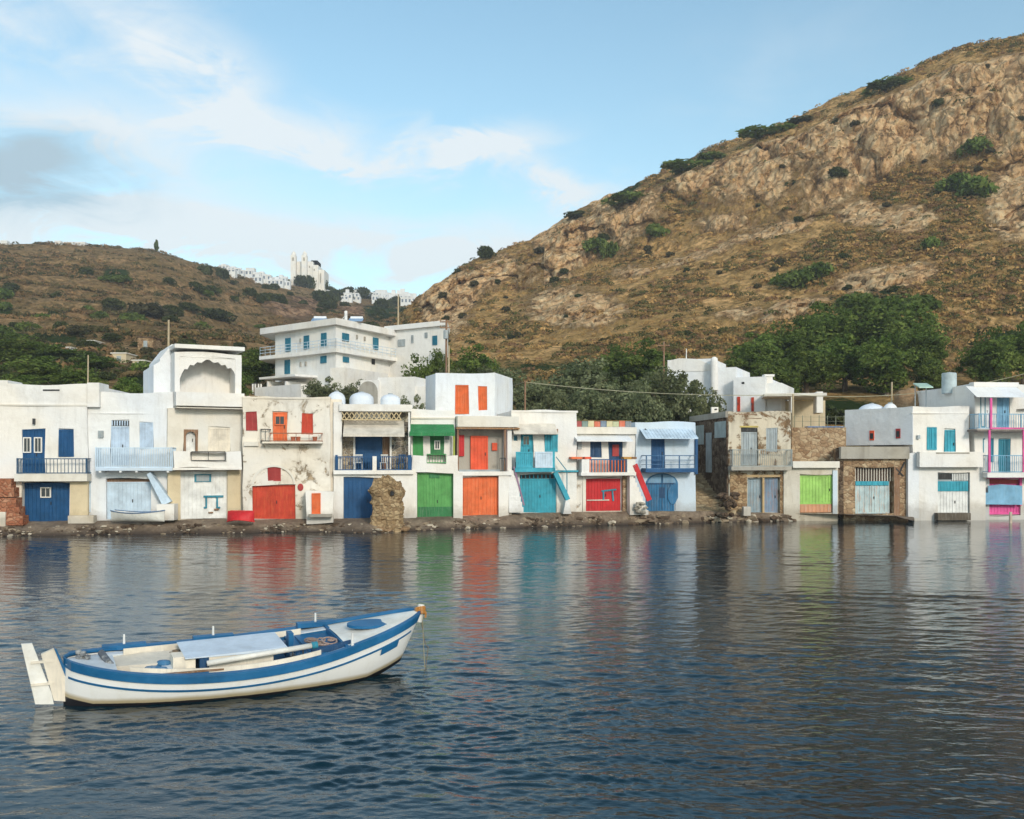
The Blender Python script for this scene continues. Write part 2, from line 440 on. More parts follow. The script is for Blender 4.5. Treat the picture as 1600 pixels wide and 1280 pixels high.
# ------------------------------------------------------------------ hill material
def hillmat(name, dry, olive, dark, rock1, rock2):
    m, nt, b = _new(name); v = objc(nt)
    A = lambda n: N(nt, 'ShaderNodeAttribute', attribute_name=n).outputs['Fac']
    n1 = noise(nt, v, .05, 8, .68, .5); n2 = noise(nt, v, .45, 8, .72, .3); n3 = noise(nt, v, .16, 5, .6)
    n4 = noise(nt, v, .9, 6, .7)
    gcol = ramp(nt, n2, [(.33, srgb(*dark)), (.45, srgb(*olive)), (.56, srgb(*dry)), (.72, tuple(min(1, x*1.3) for x in srgb(*dry)[:3])+(1,))])
    gcol = mix(nt, ramp(nt, n1, [(.42, 0.0), (.6, .75)]), gcol, srgb(*olive))
    gcol = mix(nt, ramp(nt, n3, [(.55, 0.0), (.72, .7)]), gcol, srgb(*dark))
    gcol = mix(nt, 1.0, gcol, ramp(nt, n4, [(.3, .62), (.7, 1.3)]), 'MULTIPLY')
    vs = noise(nt, v, .35, 9, .66, .4, (1, 1, .7))
    vo = N(nt, 'ShaderNodeTexVoronoi', feature='DISTANCE_TO_EDGE'); vo.inputs['Scale'].default_value = .28
    dn = N(nt, 'ShaderNodeTexNoise'); dn.inputs['Scale'].default_value = .35; dn.inputs['Detail'].default_value = 4; nt.links.new(v, dn.inputs['Vector'])
    vm = N(nt, 'ShaderNodeVectorMath', operation='MULTIPLY_ADD'); vm.inputs[1].default_value = (4,)*3
    nt.links.new(dn.outputs['Color'], vm.inputs[0]); nt.links.new(v, vm.inputs[2])
    mp = N(nt, 'ShaderNodeMapping'); mp.inputs['Scale'].default_value = (1, 1, .6); nt.links.new(vm.outputs[0], mp.inputs[0]); nt.links.new(mp.outputs[0], vo.inputs['Vector'])
    rcol = ramp(nt, vs, [(.34, srgb(*[int(q*.5) for q in rock2])), (.46, srgb(*rock2)), (.64, srgb(*rock1))])
    crack = ramp(nt, vo.outputs['Distance'], [(.0, .55), (.10, 1.0)])  # crack lines darkened in the rock colour, painting shade into the relief
    rcol = mix(nt, 1.0, rcol, crack, 'MULTIPLY')
    rcol = mix(nt, ramp(nt, n2, [(.52, 0.0), (.66, .6)]), rcol, srgb(*olive))
    rm = math_(nt, 'ADD', A('rock'), math_(nt, 'MULTIPLY', math_(nt, 'SUBTRACT', n2, .5), .9))
    rm = ramp(nt, rm, [(.42, 0.0), (.55, 1.0)])
    col = mix(nt, rm, gcol, rcol)
    gm = math_(nt, 'ADD', A('green'), math_(nt, 'MULTIPLY', math_(nt, 'SUBTRACT', n4, .5), .8))
    col = mix(nt, ramp(nt, gm, [(.45, 0.0), (.6, 1.0)]), col, srgb(50, 66, 30))
    nt.links.new(col, b.inputs['Base Color']); b.inputs['Roughness'].default_value = 1.0
    b.inputs['Specular IOR Level'].default_value = .05
    hh = math_(nt, 'ADD', math_(nt, 'MULTIPLY', n4, 1.0), math_(nt, 'ADD', math_(nt, 'MULTIPLY', n2, 1.6), math_(nt, 'MULTIPLY', math_(nt, 'MULTIPLY', crack, rm), 1.2)))
    bump(nt, b, hh, 1.0, .9)
    return m

def ell(px, py, blobs):
    r = np.zeros_like(px)
    for cx, cy, ax, ay, *s in blobs:
        w = s[0] if s else 1.0; an = math.radians(s[1]) if len(s) > 1 else 0
        dx, dy = px-cx, py-cy; ux = dx*math.cos(an)+dy*math.sin(an); uy = -dx*math.sin(an)+dy*math.cos(an)
        r = np.maximum(r, w*np.clip(1.35-np.sqrt((ux/ax)**2+(uy/ay)**2)*.85, 0, 1))
    return r

def project(p):
    return 800+p[..., 0]/p[..., 1]*F, YH-(p[..., 2]-H)/p[..., 1]*F

class Hill:
    def __init__(s, name, pxs, nrow, rows, mat, rockfun, greens, dispf, terr=0):
        pxs = np.asarray(pxs); C = [r(pxs) for r in rows]        # list of (z, Y)
        t = np.concatenate([np.linspace(i, i+1, n, endpoint=False) for i, n in enumerate(nrow)]+[[len(rows)-1]])
        k = np.arange(len(rows))
        Zs = np.stack([c[0] for c in C]); Ys = np.stack([c[1] for c in C])
        Z = np.stack([np.interp(t, k, Zs[:, j]) for j in range(len(pxs))], 1)
        Y = np.stack([np.interp(t, k, Ys[:, j]) for j in range(len(pxs))], 1)
        for _ in range(6):   # soften the kinks between the control rows
            Z[1:-1] = (Z[:-2]+2*Z[1:-1]+Z[2:])/4; Y[1:-1] = (Y[:-2]+2*Y[1:-1]+Y[2:])/4
        X = (pxs[None]-800)/F*Y; pts = np.stack([X, Y, Z], 2)
        px, py = project(pts); T = np.broadcast_to(t[:, None], X.shape)
        rock = rockfun(px, py, T, pts); green = ell(px, py, greens)*1.0
        pts = dispf(pts, rock, T)
        s.pts = pts; s.px, s.py = project(pts); s.T = T; s.rock = rock; s.green = green
        s.o = grid_mesh(name, pts, mat, dict(rock=rock, green=green)); s.o['kind'] = 'structure'
    def at(s, px, py, tmax=99):
        d = (s.px-px)**2+(s.py-py)**2+np.where(s.T > tmax, 1e9, 0); i = np.unravel_index(np.argmin(d), d.shape)
        return Vector(s.pts[i])

itp = lambda xs, ys: (lambda px: np.interp(px, xs, ys))
zof = lambda py, Y: H-(py-YH)/F*Y
ridgeR = itp([520, 560, 600, 625, 650, 690, 740, 780, 830, 880, 930, 985, 1040, 1100, 1150, 1200, 1250, 1300, 1350, 1400, 1450, 1500, 1550, 1600, 1700, 1900, 2200],
             [650, 600, 545, 500, 468, 438, 402, 390, 374, 342, 314, 291, 264, 237, 216, 196, 180, 154, 137, 119, 97, 74, 62, 57, 50, 70, 120])
YrR = itp([520, 600, 900, 1250, 1600, 2200], [190, 290, 300, 265, 240, 240])
def rowR(py, Yf):
    def f(px):
        r = ridgeR(px); Yr = YrR(px); y0 = np.maximum(565, r+6)
        if isinstance(py, tuple):
            q = y0+(r-y0)*py[0]; Y = 135+(Yr-135)*Yf; return zof(q, Y), Y
        q = np.maximum(py, y0+0) if py < 640 else np.full_like(px, py); Y = np.full_like(px, Yf); return zof(q, Y), Y
    return f
rowsR = [lambda px: (np.full_like(px, .2), np.full_like(px, 70.)), rowR(690, 80.), rowR(645, 92.), rowR(600, 112.),
         rowR((0.,), 0.), rowR((.30,), .34), rowR((.60,), .66), rowR((.90,), .76), rowR((1.,), 1.),
         lambda px: (zof(ridgeR(px), YrR(px))*.8, YrR(px)+70), lambda px: (zof(ridgeR(px), YrR(px))*.1-5, YrR(px)+400)]
def rockR(px, py, T, p):
    x, y, z = p[..., 0], p[..., 1], p[..., 2]
    band = sstep(5.75, 6.15, T+1.1*fbm(x*.017, y*.017, z*.017, 3, 5))*(1-sstep(7.05, 7.35, T))
    band = band*np.where(px < 850, sstep(700, 850, px)*.5, 1)*(0.70+.85*fbm(x*.035, y*.035, z*.03, 3, 9))
    b2 = ell(px, py, [(1470, 190, 130, 60, 1.0, -12), (1580, 190, 60, 80, 1.0), (1385, 437, 75, 22, 1.2, -6), (1240, 487, 60, 16, 1.1, -18), (1150, 490, 50, 14, .7), (1585, 310, 50, 75, 1.1), (1340, 330, 45, 30, .85), (1410, 345, 60, 28, .85),
        (700, 470, 55, 45, .95, -40), (775, 425, 55, 30, .9, -30), (870, 360, 50, 30, 1.0, -25), (900, 475, 95, 36, .82), (960, 310, 60, 22, .75, -25), (1130, 345, 90, 22, .55), (1205, 275, 60, 45, .8),
        (1290, 230, 70, 40, .6), (680, 495, 30, 25, .7), (1100, 275, 80, 25, .75, -20)])
    return np.clip(np.maximum(band, b2*(.9+.35*fbm(x*.06, y*.06, z*.06, 3, 21))), 0, 1)
def dispR(p, rock, T):
    x, y, z = p[..., 0], p[..., 1], p[..., 2]; q = p.copy()
    edge = sstep(1.5, 3.5, T)
    cr = np.exp(-((T-8)/.25)**2)
    big = fbm(x*.018, y*.018, z*.018, 4, 3)*3.6; mid = fbm(x*.09, y*.09, z*.09, 4, 31)*.9; sm = fbm(x*.5, y*.5, z*.5, 3, 77)*.32
    q[..., 2] += (big*(1-.7*cr)+mid+sm)*edge
    rk = rock*sstep(3.5, 4.5, T)
    flute = fbm(x*.16, y*.05, z*.035, 5, 41, .55, True); cr2 = fbm(x*.5, y*.3, z*.16, 4, 52, .55, True)
    cl = sstep(5.6, 6.2, T)*(1-sstep(7.2, 7.5, T)); wx, wz = x+fbm(x*.1, y*.1, z*.1, 3, 88)*3, z+fbm(x*.1, y*.1, z*.1, 3, 99)*3
    v1, e1 = cells(wx*.13, y*.10, wz*.075, 5); v2, e2 = cells(wx*.36, y*.3, wz*.24, 8)
    blk = (v1-.5)*5.2+np.minimum(e1*7, 1.6)+(v2-.5)*1.5+np.minimum(e2*3, .6)
    q[..., 1] -= rk*(flute*(1.6+1.8*cl)+cr2*.9+blk*(.55+.45*cl)); q[..., 2] += rk*(v2-.5)*.8+edge*fbm(x*.2, y*.2, z*.2, 3, 61)*.6
    # two gullies run down the slope
    return q
ridgeL = itp([-500, 0, 60, 100, 200, 240, 290, 340, 400, 480, 520, 600, 660, 760], [410, 379, 380, 379, 386, 390, 405, 419, 436, 449, 461, 468, 470, 480])
YrL = itp([-500, 0, 300, 400, 660, 760], [330, 360, 420, 520, 600, 620])
def rowL(py, Yf):
    def f(px):
        r = ridgeL(px); Yr = YrL(px); y0 = 570.
        if isinstance(py, tuple): q = y0+(r-y0)*py[0]; Y = 150+(Yr-150)*Yf; return zof(q, Y), Y
        Y = np.full_like(px, Yf); return zof(py, Y), Y
    return f
rowsL = [lambda px: (np.full_like(px, .2), np.full_like(px, 62.)), rowL(700, 70.), rowL(648, 84.), rowL(606, 112.),
         rowL((0.,), 0.), rowL((.42,), .32), rowL((.8,), .66), rowL((1.,), 1.),
         lambda px: (zof(ridgeL(px), YrL(px))*.96, YrL(px)+60), lambda px: (zof(ridgeL(px), YrL(px))*.2-5, YrL(px)+500)]
def rockL(px, py, T, p):
    x, y, z = p[..., 0], p[..., 1], p[..., 2]
    b = ell(px, py, [(470, 490, 80, 30, .6), (565, 500, 50, 30, .65), (330, 500, 40, 30, .35), (560, 480, 60, 20, .5), (250, 525, 30, 14, .45)])
    ter = .38*np.exp(-((((z+2*fbm(x*.02, y*.02, z*0, 3, 8))/5.) % 1-.5)/.14)**2)*sstep(3, 4, T)
    return np.clip(np.maximum(b*(.9+.4*fbm(x*.04, y*.04, z*.04, 3, 4)), ter), 0, 1)
def dispL(p, rock, T):
    x, y, z = p[..., 0], p[..., 1], p[..., 2]; q = p.copy(); edge = sstep(1.5, 3.5, T); cr = np.exp(-((T-7)/.3)**2)
    zz = z+2*fbm(x*.02, y*.02, z*0, 3, 8); k = (zz/5.) % 1
    q[..., 2] += edge*(fbm(x*.012, y*.012, z*.012, 4, 3)*5*(1-.9*cr)+fbm(x*.08, y*.08, z*.08, 4, 31)*.9*(1-.5*cr)) + sstep(3.5, 4.5, T)*(1-cr)*(sstep(.35, .65, k)-k)*2.6
    q[..., 1] -= rock*fbm(x*.12, y*.1, z*.06, 4, 41, .5, True)*2.5*edge
    return q
greensR = [(1390, 478, 95, 24, .9), (1255, 432, 40, 18, .8, -14), (1505, 292, 42, 20, .8), (1380, 124, 40, 7, .7, -20), (1210, 190, 40, 8, .6, -25), (1085, 245, 45, 8, .6, -25), (980, 297, 35, 9, .7, -30),
           (1560, 545, 60, 30, .8), (1300, 560, 170, 40, .7), (1300, 645, 90, 20, .9), (900, 575, 220, 30, .7), (1370, 660, 40, 14, .8)]
greensL = [(230, 600, 60, 20, .8), (180, 437, 24, 7, .9), (60, 560, 130, 30, .7), (600, 490, 40, 22, .8), (0, 480, 30, 15, .7), (420, 590, 90, 30, .7)]
hillR = Hill('cliff_hill', np.linspace(520, 2150, 1150), [4, 10, 16, 30, 90, 110, 130, 70, 16, 8], rowsR,
             hillmat('cliff_hill_ground', (228, 184, 126), (178, 144, 90), (122, 102, 62), (255, 226, 178), (230, 186, 136)), rockR, greensR, dispR)
hillL = Hill('hillside', np.linspace(-480, 800, 760), [4, 10, 16, 30, 80, 90, 60, 10, 8], rowsL,
             hillmat('hillside_ground', (176, 142, 102), (134, 112, 74), (98, 84, 58), (196, 160, 128), (162, 126, 98)), rockL, greensL, dispL)

# ------------------------------------------------------------------ foliage
def clump_quads(centers, rad, nper, size, r, flat=.8, up=.3):
    """leaf-sized quads scattered through the outer part of each clump"""
    c = np.repeat(centers, nper, 0); R = np.repeat(rad, nper); n = len(c)
    d = r.normal(size=(n, 3)); d /= np.linalg.norm(d, axis=1)[:, None]
    rr = R*(.55+.5*r.random(n)**.7); p = c+d*rr[:, None]*np.array([1, 1, flat])
    nrm = d*.7+r.normal(size=(n, 3))*.6; nrm[:, 2] += up; nrm /= np.linalg.norm(nrm, axis=1)[:, None]
    a = np.cross(nrm, r.normal(size=(n, 3))); a /= np.linalg.norm(a, axis=1)[:, None]; b = np.cross(nrm, a)
    s = (size*(.6+.8*r.random(n)))[:, None]; a = a*s; b = b*s*.6
    v = np.stack([p-a-b*.4, p+b*-1, p+a-b*.2, p+b], 1).reshape(-1, 3)
    lv = np.clip(np.repeat(r.random(len(centers)), nper)*.75+r.random(n)*.35, 0, 1)
    return v, lv

def trunk_mb(h, r0, limbs, seed, lean=.15):
    rr = random.Random(seed); m = MB(); p = Vector((0, 0, -.3)); q = Vector((rr.uniform(-lean, lean), rr.uniform(-lean, lean), h*.38))
    m.tube(p, q, r0, r0*.75, 8)
    for c in limbs:
        c = Vector(c); k = q.lerp(c, .5)+Vector((rr.uniform(-.2, .2), rr.uniform(-.2, .2), .1)); m.tube(q-Vector((0, 0, .1)), k, r0*.55, r0*.35, 6); m.tube(k, c, r0*.35, r0*.1, 5)
    return m

def tree_mesh(kind, w, h, nc, nper, size, seed, rclump, mat, tmat, label=None):
    r = np.random.default_rng(seed); cs = []
    while len(cs) < nc:
        d = r.normal(size=3); d /= np.linalg.norm(d); q = d*(r.random()**.45)*(1+.22*r.normal())
        if q[2] < -.9: continue
        cs.append([q[0]*w*.5*.8, q[1]*w*.5*.8, h*.52+q[2]*h*.42])
    cs = np.array(cs); rad = rclump*(.4+1.2*r.random(nc)**1.5)
    v, lv = clump_quads(cs, rad, nper, size, r)
    t = thing(kind, label or '', 'tree', (0, 0, 0))
    tm = trunk_mb(h, w*.035+.06, [cs[i] for i in r.choice(nc, 6, replace=False)], seed).build('trunk', tmat, t)
    soup('crown', v, 4, mat, dict(lv=lv), t)
    return t
def dup(root, loc, rz=0, sc=(1, 1, 1), label=None, group=None):
    r = root.copy(); COL.objects.link(r); r.location = loc; r.rotation_euler = (0, 0, rz); r.scale = sc
    if label: r['label'] = label
    if group: r['group'] = group
    for ch in root.children:
        c = ch.copy(); COL.objects.link(c); c.parent = r
        for g in ch.children:
            d = g.copy(); COL.objects.link(d); d.parent = c
    return r
def remove_tree(t):
    for c in list(t.children): bpy.data.objects.remove(c)
    bpy.data.objects.remove(t)

BARK = paint('bark', (96, 80, 62), wear=.4, rough=.95)
OLIVE = leafmat('olive', (68, 76, 50), (106, 116, 80), (152, 158, 118))
PINE = leafmat('evergreen', (50, 66, 30), (88, 112, 48), (138, 154, 78))
SHR = leafmat('shrub', (40, 50, 28), (66, 78, 42), (98, 104, 60))
SHRB = leafmat('dull_shrub', (52, 52, 36), (80, 78, 52), (112, 104, 70))
ol = [tree_mesh('olive_tree', 6.2, 5.6, 84, 120, .15, 100+i, .72, OLIVE, BARK) for i in range(3)]
pn = [tree_mesh('evergreen_tree', 6.5, 7.0, 90, 120, .18, 200+i, .85, PINE, BARK) for i in range(3)]
def ground_for(hill, px, Y):
    """height of the hill under a plan point"""
    x = (px-800)/F*Y; d = (hill.pts[..., 0]-x)**2+(hill.pts[..., 1]-Y)**2; i = np.unravel_index(np.argmin(d), d.shape); return float(hill.pts[i][2])
def plant(protos, k, hill, px, ytop, Y, wpx, label, group=None, h0=1, w0=1):
    """stand a tree on the hill under column px at depth Y so that its top reaches row ytop and its crown is wpx wide"""
    z0 = ground_for(hill, px, Y); top = zof(ytop, Y); hh = max(top-z0, 2.0)
    sh = hh/h0; sw = wpx/F*Y/w0
    return dup(protos[k % 3], ((px-800)/F*Y, Y, z0), k*1.3, (sw, sw, sh), label, group)
olives = [  # px, ytop, Y, width px, label
 (712, 575, 92, 90, 'dark olive tree behind the white roof block with two orange shutters'),
 (775, 572, 96, 110, 'dark tree to the right of the tall transformer pole'),
 (838, 586, 84, 110, 'grey green olive tree right behind the short wooden pole above the turquoise house'),
 (905, 560, 92, 120, 'pale grey green olive tree, tallest crown of the olive grove'),
 (930, 600, 80, 110, 'olive tree directly behind the house with bright cloth on its roof rail'),
 (985, 590, 84, 110, 'olive tree behind the gap between the red garage house and the blue arch house'),
 (1050, 576, 82, 115, 'broad dark olive tree in front of the stepped white house'),
 (1100, 600, 77, 95, 'low dark olive tree beside the old peeling stone house'),
 (1018, 610, 76, 90, 'low olive tree right above the pale blue roof'),
 (870, 612, 76, 90, 'low olive tree behind the parapet of the turquoise house')]
for i, (a, b, Y, w, l) in enumerate(olives): plant(ol, i, hillR, a, b, Y, w, l, 'olive trees behind the houses', 5.7, 6.4)
pines = [
 (965, 545, 112, 90, 'dark green tree on the slope above the olive grove, left of the thin pole'),
 (1015, 540, 108, 100, 'dark green tree at the foot of the slope beside the thin pole'),
 (1185, 520, 112, 95, 'bushy dark green tree behind the lower white block with the flared chimney'),
 (1235, 505, 116, 110, 'dark green tree above the flat roof of the open shelter'),
 (1290, 482, 122, 120, 'tall green tree in the left half of the thicket under the pale rock face'),
 (1345, 462, 126, 130, 'tallest dark green tree right under the pale rock face'),
 (1405, 475, 122, 120, 'dark green tree in the right half of the thicket, near the pale rock face'),
 (1440, 510, 112, 90, 'dark green tree at the right edge of the thicket'),
 (1320, 525, 104, 110, 'dark green tree low in the middle of the thicket above the overhead wire'),
 (1385, 530, 100, 110, 'dark green tree low in the thicket with a leaning bare branch below'),
 (1260, 545, 102, 100, 'dark green tree low in the thicket behind the white post of the shelter'),
 (1215, 560, 98, 80, 'low dark green tree just right of the flared chimney'),
 (1545, 522, 104, 90, 'dark green tree above the roof tank of the house with pink posts'),
 (1600, 512, 108, 100, 'dark green tree at the right edge of the picture above the pink posted house'),
 (690, 545, 100, 70, 'dark tree beside the right wing of the white hotel'),
 (655, 562, 88, 60, 'dark tree between the hotel and the white block with orange shutters'),
 (745, 548, 108, 80, 'dark tree behind the white roof block with orange shutters')]
for i, (a, b, Y, w, l) in enumerate(pines): plant(pn, i, hillR, a, b, Y, w, l, 'dark green trees at the foot of the cliff hill', 7.2, 6.6)
pl = [(400, 548, 108, 80, 'dark tree at the left end of the white hotel'), (362, 575, 90, 60, 'dark tree behind the tall white loggia tower'),
      (60, 555, 100, 110, 'dark green tree on the slope above the navy door house'), (118, 572, 92, 80, 'dark green tree left of the thin pole on the navy house'),
      (20, 525, 120, 100, 'dark green tree at the left edge of the picture halfway down the slope'), (200, 590, 84, 70, 'light green bushy tree behind the house with the pale blue balcony')]
for i, (a, b, Y, w, l) in enumerate(pl): plant(pn, i, hillL, a, b, Y, w, l, 'dark trees on the slope behind the left houses', 7.2, 6.6)
for i, (a, b, Y, w, l) in enumerate([(90, 540, 130, 90, 'dark tree among terraces high behind the navy door house'), (150, 560, 118, 80, 'dark tree between the two tiny white huts'), (30, 585, 88, 100, 'low dark tree right above the parapet at the left edge'), (345, 545, 110, 50, 'slender dark tree right behind the loggia tower roof'), (500, 590, 88, 60, 'light green bush like tree in front of the hotel veranda'), (545, 598, 84, 60, 'light green bush like tree between hotel and domed tanks')]): plant(ol if i > 3 else pn, i, hillL, a, b, Y, w, l, None, 5.7 if i > 3 else 7.2, 6.4)
for i, (a, b, Y, w, l) in enumerate([(1170, 548, 106, 90, 'green tree at the left end of the thicket beside the stepped white house'), (1455, 560, 100, 60, 'small green tree at the right end of the thicket'), (1360, 500, 124, 100, 'green tree in the upper middle of the thicket'), (640, 600, 80, 50, 'olive bush beside the round tank'), (618, 606, 79, 40, 'small olive bush behind the round tank')]): plant(pn if i < 3 else ol, i+1, hillR, a, b, Y, w, l, None, 7.2, 6.4)
for t in ol+pn: remove_tree(t)

# shrubs: one mesh each, standing on the hills
def shrub_mesh(name, mat, seed, w=2.4, h=1.5, nc=14, nper=80, size=.16):
    r = np.random.default_rng(seed); an = r.random(nc)*6.28; rr = r.random(nc)**.5*w*.4
    cs = np.stack([np.cos(an)*rr, np.sin(an)*rr, h*.35*(1-rr/w)+r.random(nc)*h*.25], 1)
    v, lv = clump_quads(cs, h*.36*(.6+.7*r.random(nc)), nper, size, r)
    o = soup(name, v, 4, mat, dict(lv=lv)); return o
sp = [shrub_mesh('shrub', SHR, 300), shrub_mesh('shrub', SHRB, 301), shrub_mesh('shrub', PINE, 302)]
def shrub(k, hill, px, py, wpx, hpx, label, group=None):
    p = hill.at(px, py+hpx*.3); o = sp[k].copy(); COL.objects.link(o); sc = wpx/F*p.y/2.4; sv = hpx/F*p.y/1.25
    o.location = p-Vector((0, 0, .1*sv)); o.scale = (sc, sc, sv); o.rotation_euler = (0, 0, px*.7)
    tag(o, label, 'shrub', group); return o
for k, a, b, w, h, l in [
 (2, 1525, 232, 50, 26, 'dark green shrub alone on the scree below the top cliff'), (2, 1490, 288, 60, 26, 'left half of the wide green thicket patch high on the cliff hill'),
 (2, 1530, 296, 60, 34, 'right half of the wide green thicket patch high on the cliff hill'), (2, 1453, 383, 30, 20, 'small dark shrub beside the pale gully on the right of the cliff hill'),
 (2, 1240, 438, 60, 28, 'left half of the bright green patch of bush in the middle of the cliff hill'), (2, 1275, 426, 55, 26, 'right half of the bright green patch of bush in the middle of the cliff hill'),
 (2, 1027, 362, 38, 22, 'round green shrub high above the olive grove'), (2, 930, 386, 40, 24, 'left one of a joined pair of dark shrubs left of the round green shrub'), (2, 952, 393, 32, 26, 'right one of a joined pair of dark shrubs left of the round green shrub'),
 (0, 832, 448, 36, 18, 'green shrub above the lower rock face near the left end of the cliff hill'), (0, 865, 440, 24, 12, 'small green shrub to the right of the one above the lower rock face'),
 (0, 757, 398, 34, 22, 'shrub standing on the skyline at the left end of the cliff hill'), (0, 720, 428, 26, 14, 'small shrub on the skyline just above the far town'),
 (2, 978, 314, 74, 16, 'long green shrub patch just below the ridge above the grove'), (2, 1080, 261, 86, 13, 'low green shrub patch on the ridge in the middle'), (2, 1112, 248, 50, 12, 'low green shrub on the ridge right of the middle patch'),
 (2, 1205, 207, 90, 14, 'low green shrub patch on the ridge above the pink rock hollow'), (2, 1390, 138, 80, 14, 'green shrub patch on the ridge near the upper cliffs'), (0, 1470, 160, 22, 14, 'small dark shrub on the face of the upper cliff'),
 (0, 1310, 270, 28, 18, 'green shrub in the hollow left of the upper cliff'), (2, 1350, 478, 90, 34, 'big green bush under the left of the pale rock face'), (2, 1420, 480, 90, 34, 'big green bush under the right of the pale rock face'),
 (0, 905, 336, 44, 12, 'small shrub on the skyline above the upper left rock'), (0, 1255, 190, 50, 10, 'small shrub on the skyline between two green ridge patches'),
 (2, 1560, 560, 70, 30, 'green bush on the slope above the house with pink posts'), (0, 1270, 648, 60, 30, 'clipped green hedge bush above the orange stone wall, left part'), (0, 1305, 652, 50, 26, 'clipped green hedge bush above the orange stone wall, right part'),
 (1, 1470, 625, 40, 18, 'brown green bush beside the boulder behind the pale side wall')]: shrub(k, hillR, a, b, w, h, l)
lg = 'dark shrubs scattered over the left hillside'
rr = random.Random(5)
named = [(2, 182, 437, 44, 14, 'bright green oval shrub near the top of the left hillside'), (0, 130, 428, 30, 18, 'dark shrub just left of the bright green oval one'), (0, 258, 412, 24, 14, 'dark round shrub near the skyline above the path'),
 (0, 322, 424, 30, 18, 'dark shrub on the skyline, left of a pair'), (0, 345, 430, 28, 18, 'dark shrub on the skyline, right of a pair'), (0, 307, 450, 24, 16, 'dark shrub below the pair on the skyline'),
 (1, 236, 488, 60, 24, 'wide grey shrub in the middle of the left hillside'), (0, 335, 495, 60, 20, 'long dark shrub above the white loggia tower')]
for k, a, b, w, h, l in named: shrub(k, hillL, a, b, w, h, l)
for i in range(150):
    a = rr.uniform(-20, 640); b = rr.uniform(max(ridgeL(a)+12, 430 if a < 300 else 440), 590)
    if 380 < a < 560 and b > 470 and rr.random() < .6: continue
    if rr.random() > .4+.6*(b-400)/200: continue
    w = rr.uniform(16, 46)*(.6+.6*(b-400)/200); shrub(rr.choice([0, 0, 1, 2]), hillL, a, b, w, w*rr.uniform(.4, .6), 'dark rounded shrub on the brown left hillside', lg)
for i in range(30):
    a = rr.uniform(385, 660); b = ridgeL(a)+rr.uniform(3, 34); w = rr.uniform(12, 30)
    shrub(0, hillL, a, b, w, w*.7, 'dark bush on the ridge below the far white town', 'dark bushes below the far white town')
for a, b, w, h in ((470, 436, 30, 20), (486, 432, 26, 24), (500, 440, 34, 22), (520, 447, 30, 16), (545, 452, 34, 18), (568, 455, 26, 20), (590, 462, 30, 16), (440, 440, 26, 14), (410, 436, 26, 14), (395, 428, 18, 10), (560, 440, 14, 12), (530, 462, 40, 16)):
    shrub(0, hillL, a, b, w, h, 'dark bush on the ridge below the far white town', 'dark bushes below the far white town')
for i in range(60):
    a = rr.uniform(660, 1600); b = rr.uniform(ridgeR(a)+25, 560); w = rr.uniform(8, 20)
    shrub(rr.choice([0, 1, 1]), hillR, a, b, w, w*.6, 'small dull green shrub on the dry slope of the cliff hill', 'small shrubs dotted over the cliff hill')
for o in sp: bpy.data.objects.remove(o)

# dry scrub: too much to count
def scrub(hill, name, n, tmin, tmax, pal, seed, size, label):
    r = np.random.default_rng(seed); T = hill.T; ok = (T > tmin) & (T < tmax) & (hill.px > -120) & (hill.px < 1750)
    idx = np.argwhere(ok); w = 1-.95*sstep(.25, .5, hill.rock[ok])
    pp = hill.pts[ok]; dens = 1.3*sstep(-.05, .3, fbm(pp[:, 0]*.07, pp[:, 1]*.07, pp[:, 2]*.07, 3, seed)); w = w*(.12+dens)
    w = w*pp[:, 1]**.5; w /= w.sum()
    pick = r.choice(len(idx), n, p=w); base = pp[pick]; nt_ = 26
    sz = size*(.5+1.0*r.random(n)**1.5); c = np.repeat(base, nt_, 0); S = np.repeat(sz, nt_)
    d = r.normal(size=(n*nt_, 3)); d /= np.linalg.norm(d, axis=1)[:, None]; d[:, 2] = np.abs(d[:, 2])
    p = c+d*S[:, None]*np.array([1, 1, .62]); a = r.normal(size=p.shape); a /= np.linalg.norm(a, axis=1)[:, None]
    b = np.cross(a, d); s = (S*.27)[:, None]
    v = np.stack([p+a*s, p-a*s*.5+b*s, p-a*s*.5-b*s], 1).reshape(-1, 3)
    ci = r.choice(len(pal), n, p=np.array([q[1] for q in pal])/sum(q[1] for q in pal)); cols = np.array([srgb(*q[0])[:3] for q in pal])[ci]
    cc = np.repeat(cols*(.75+.5*r.random((n, 1))), nt_, 0)*(.85+.3*r.random((n*nt_, 1)))
    o = soup(name, v, 3, attrmat('scrub', transl=.4), None, None, cc); tag(o, label, 'scrub', None, 'stuff'); return o
scrub(hillR, 'dry_scrub', 15000, 3.0, 8.02, [((204, 166, 108), 4), ((170, 138, 86), 4), ((124, 114, 70), 4), ((92, 96, 54), 3), ((156, 122, 88), 3)], 5, .8, 'dry brown and olive scrub covering the cliff hill')
scrub(hillL, 'low_scrub', 9000, 3.0, 7.02, [((158, 126, 88), 4), ((132, 112, 74), 3), ((104, 96, 62), 3), ((80, 82, 50), 2)], 6, 1.05, 'low brown scrub covering the left hillside')
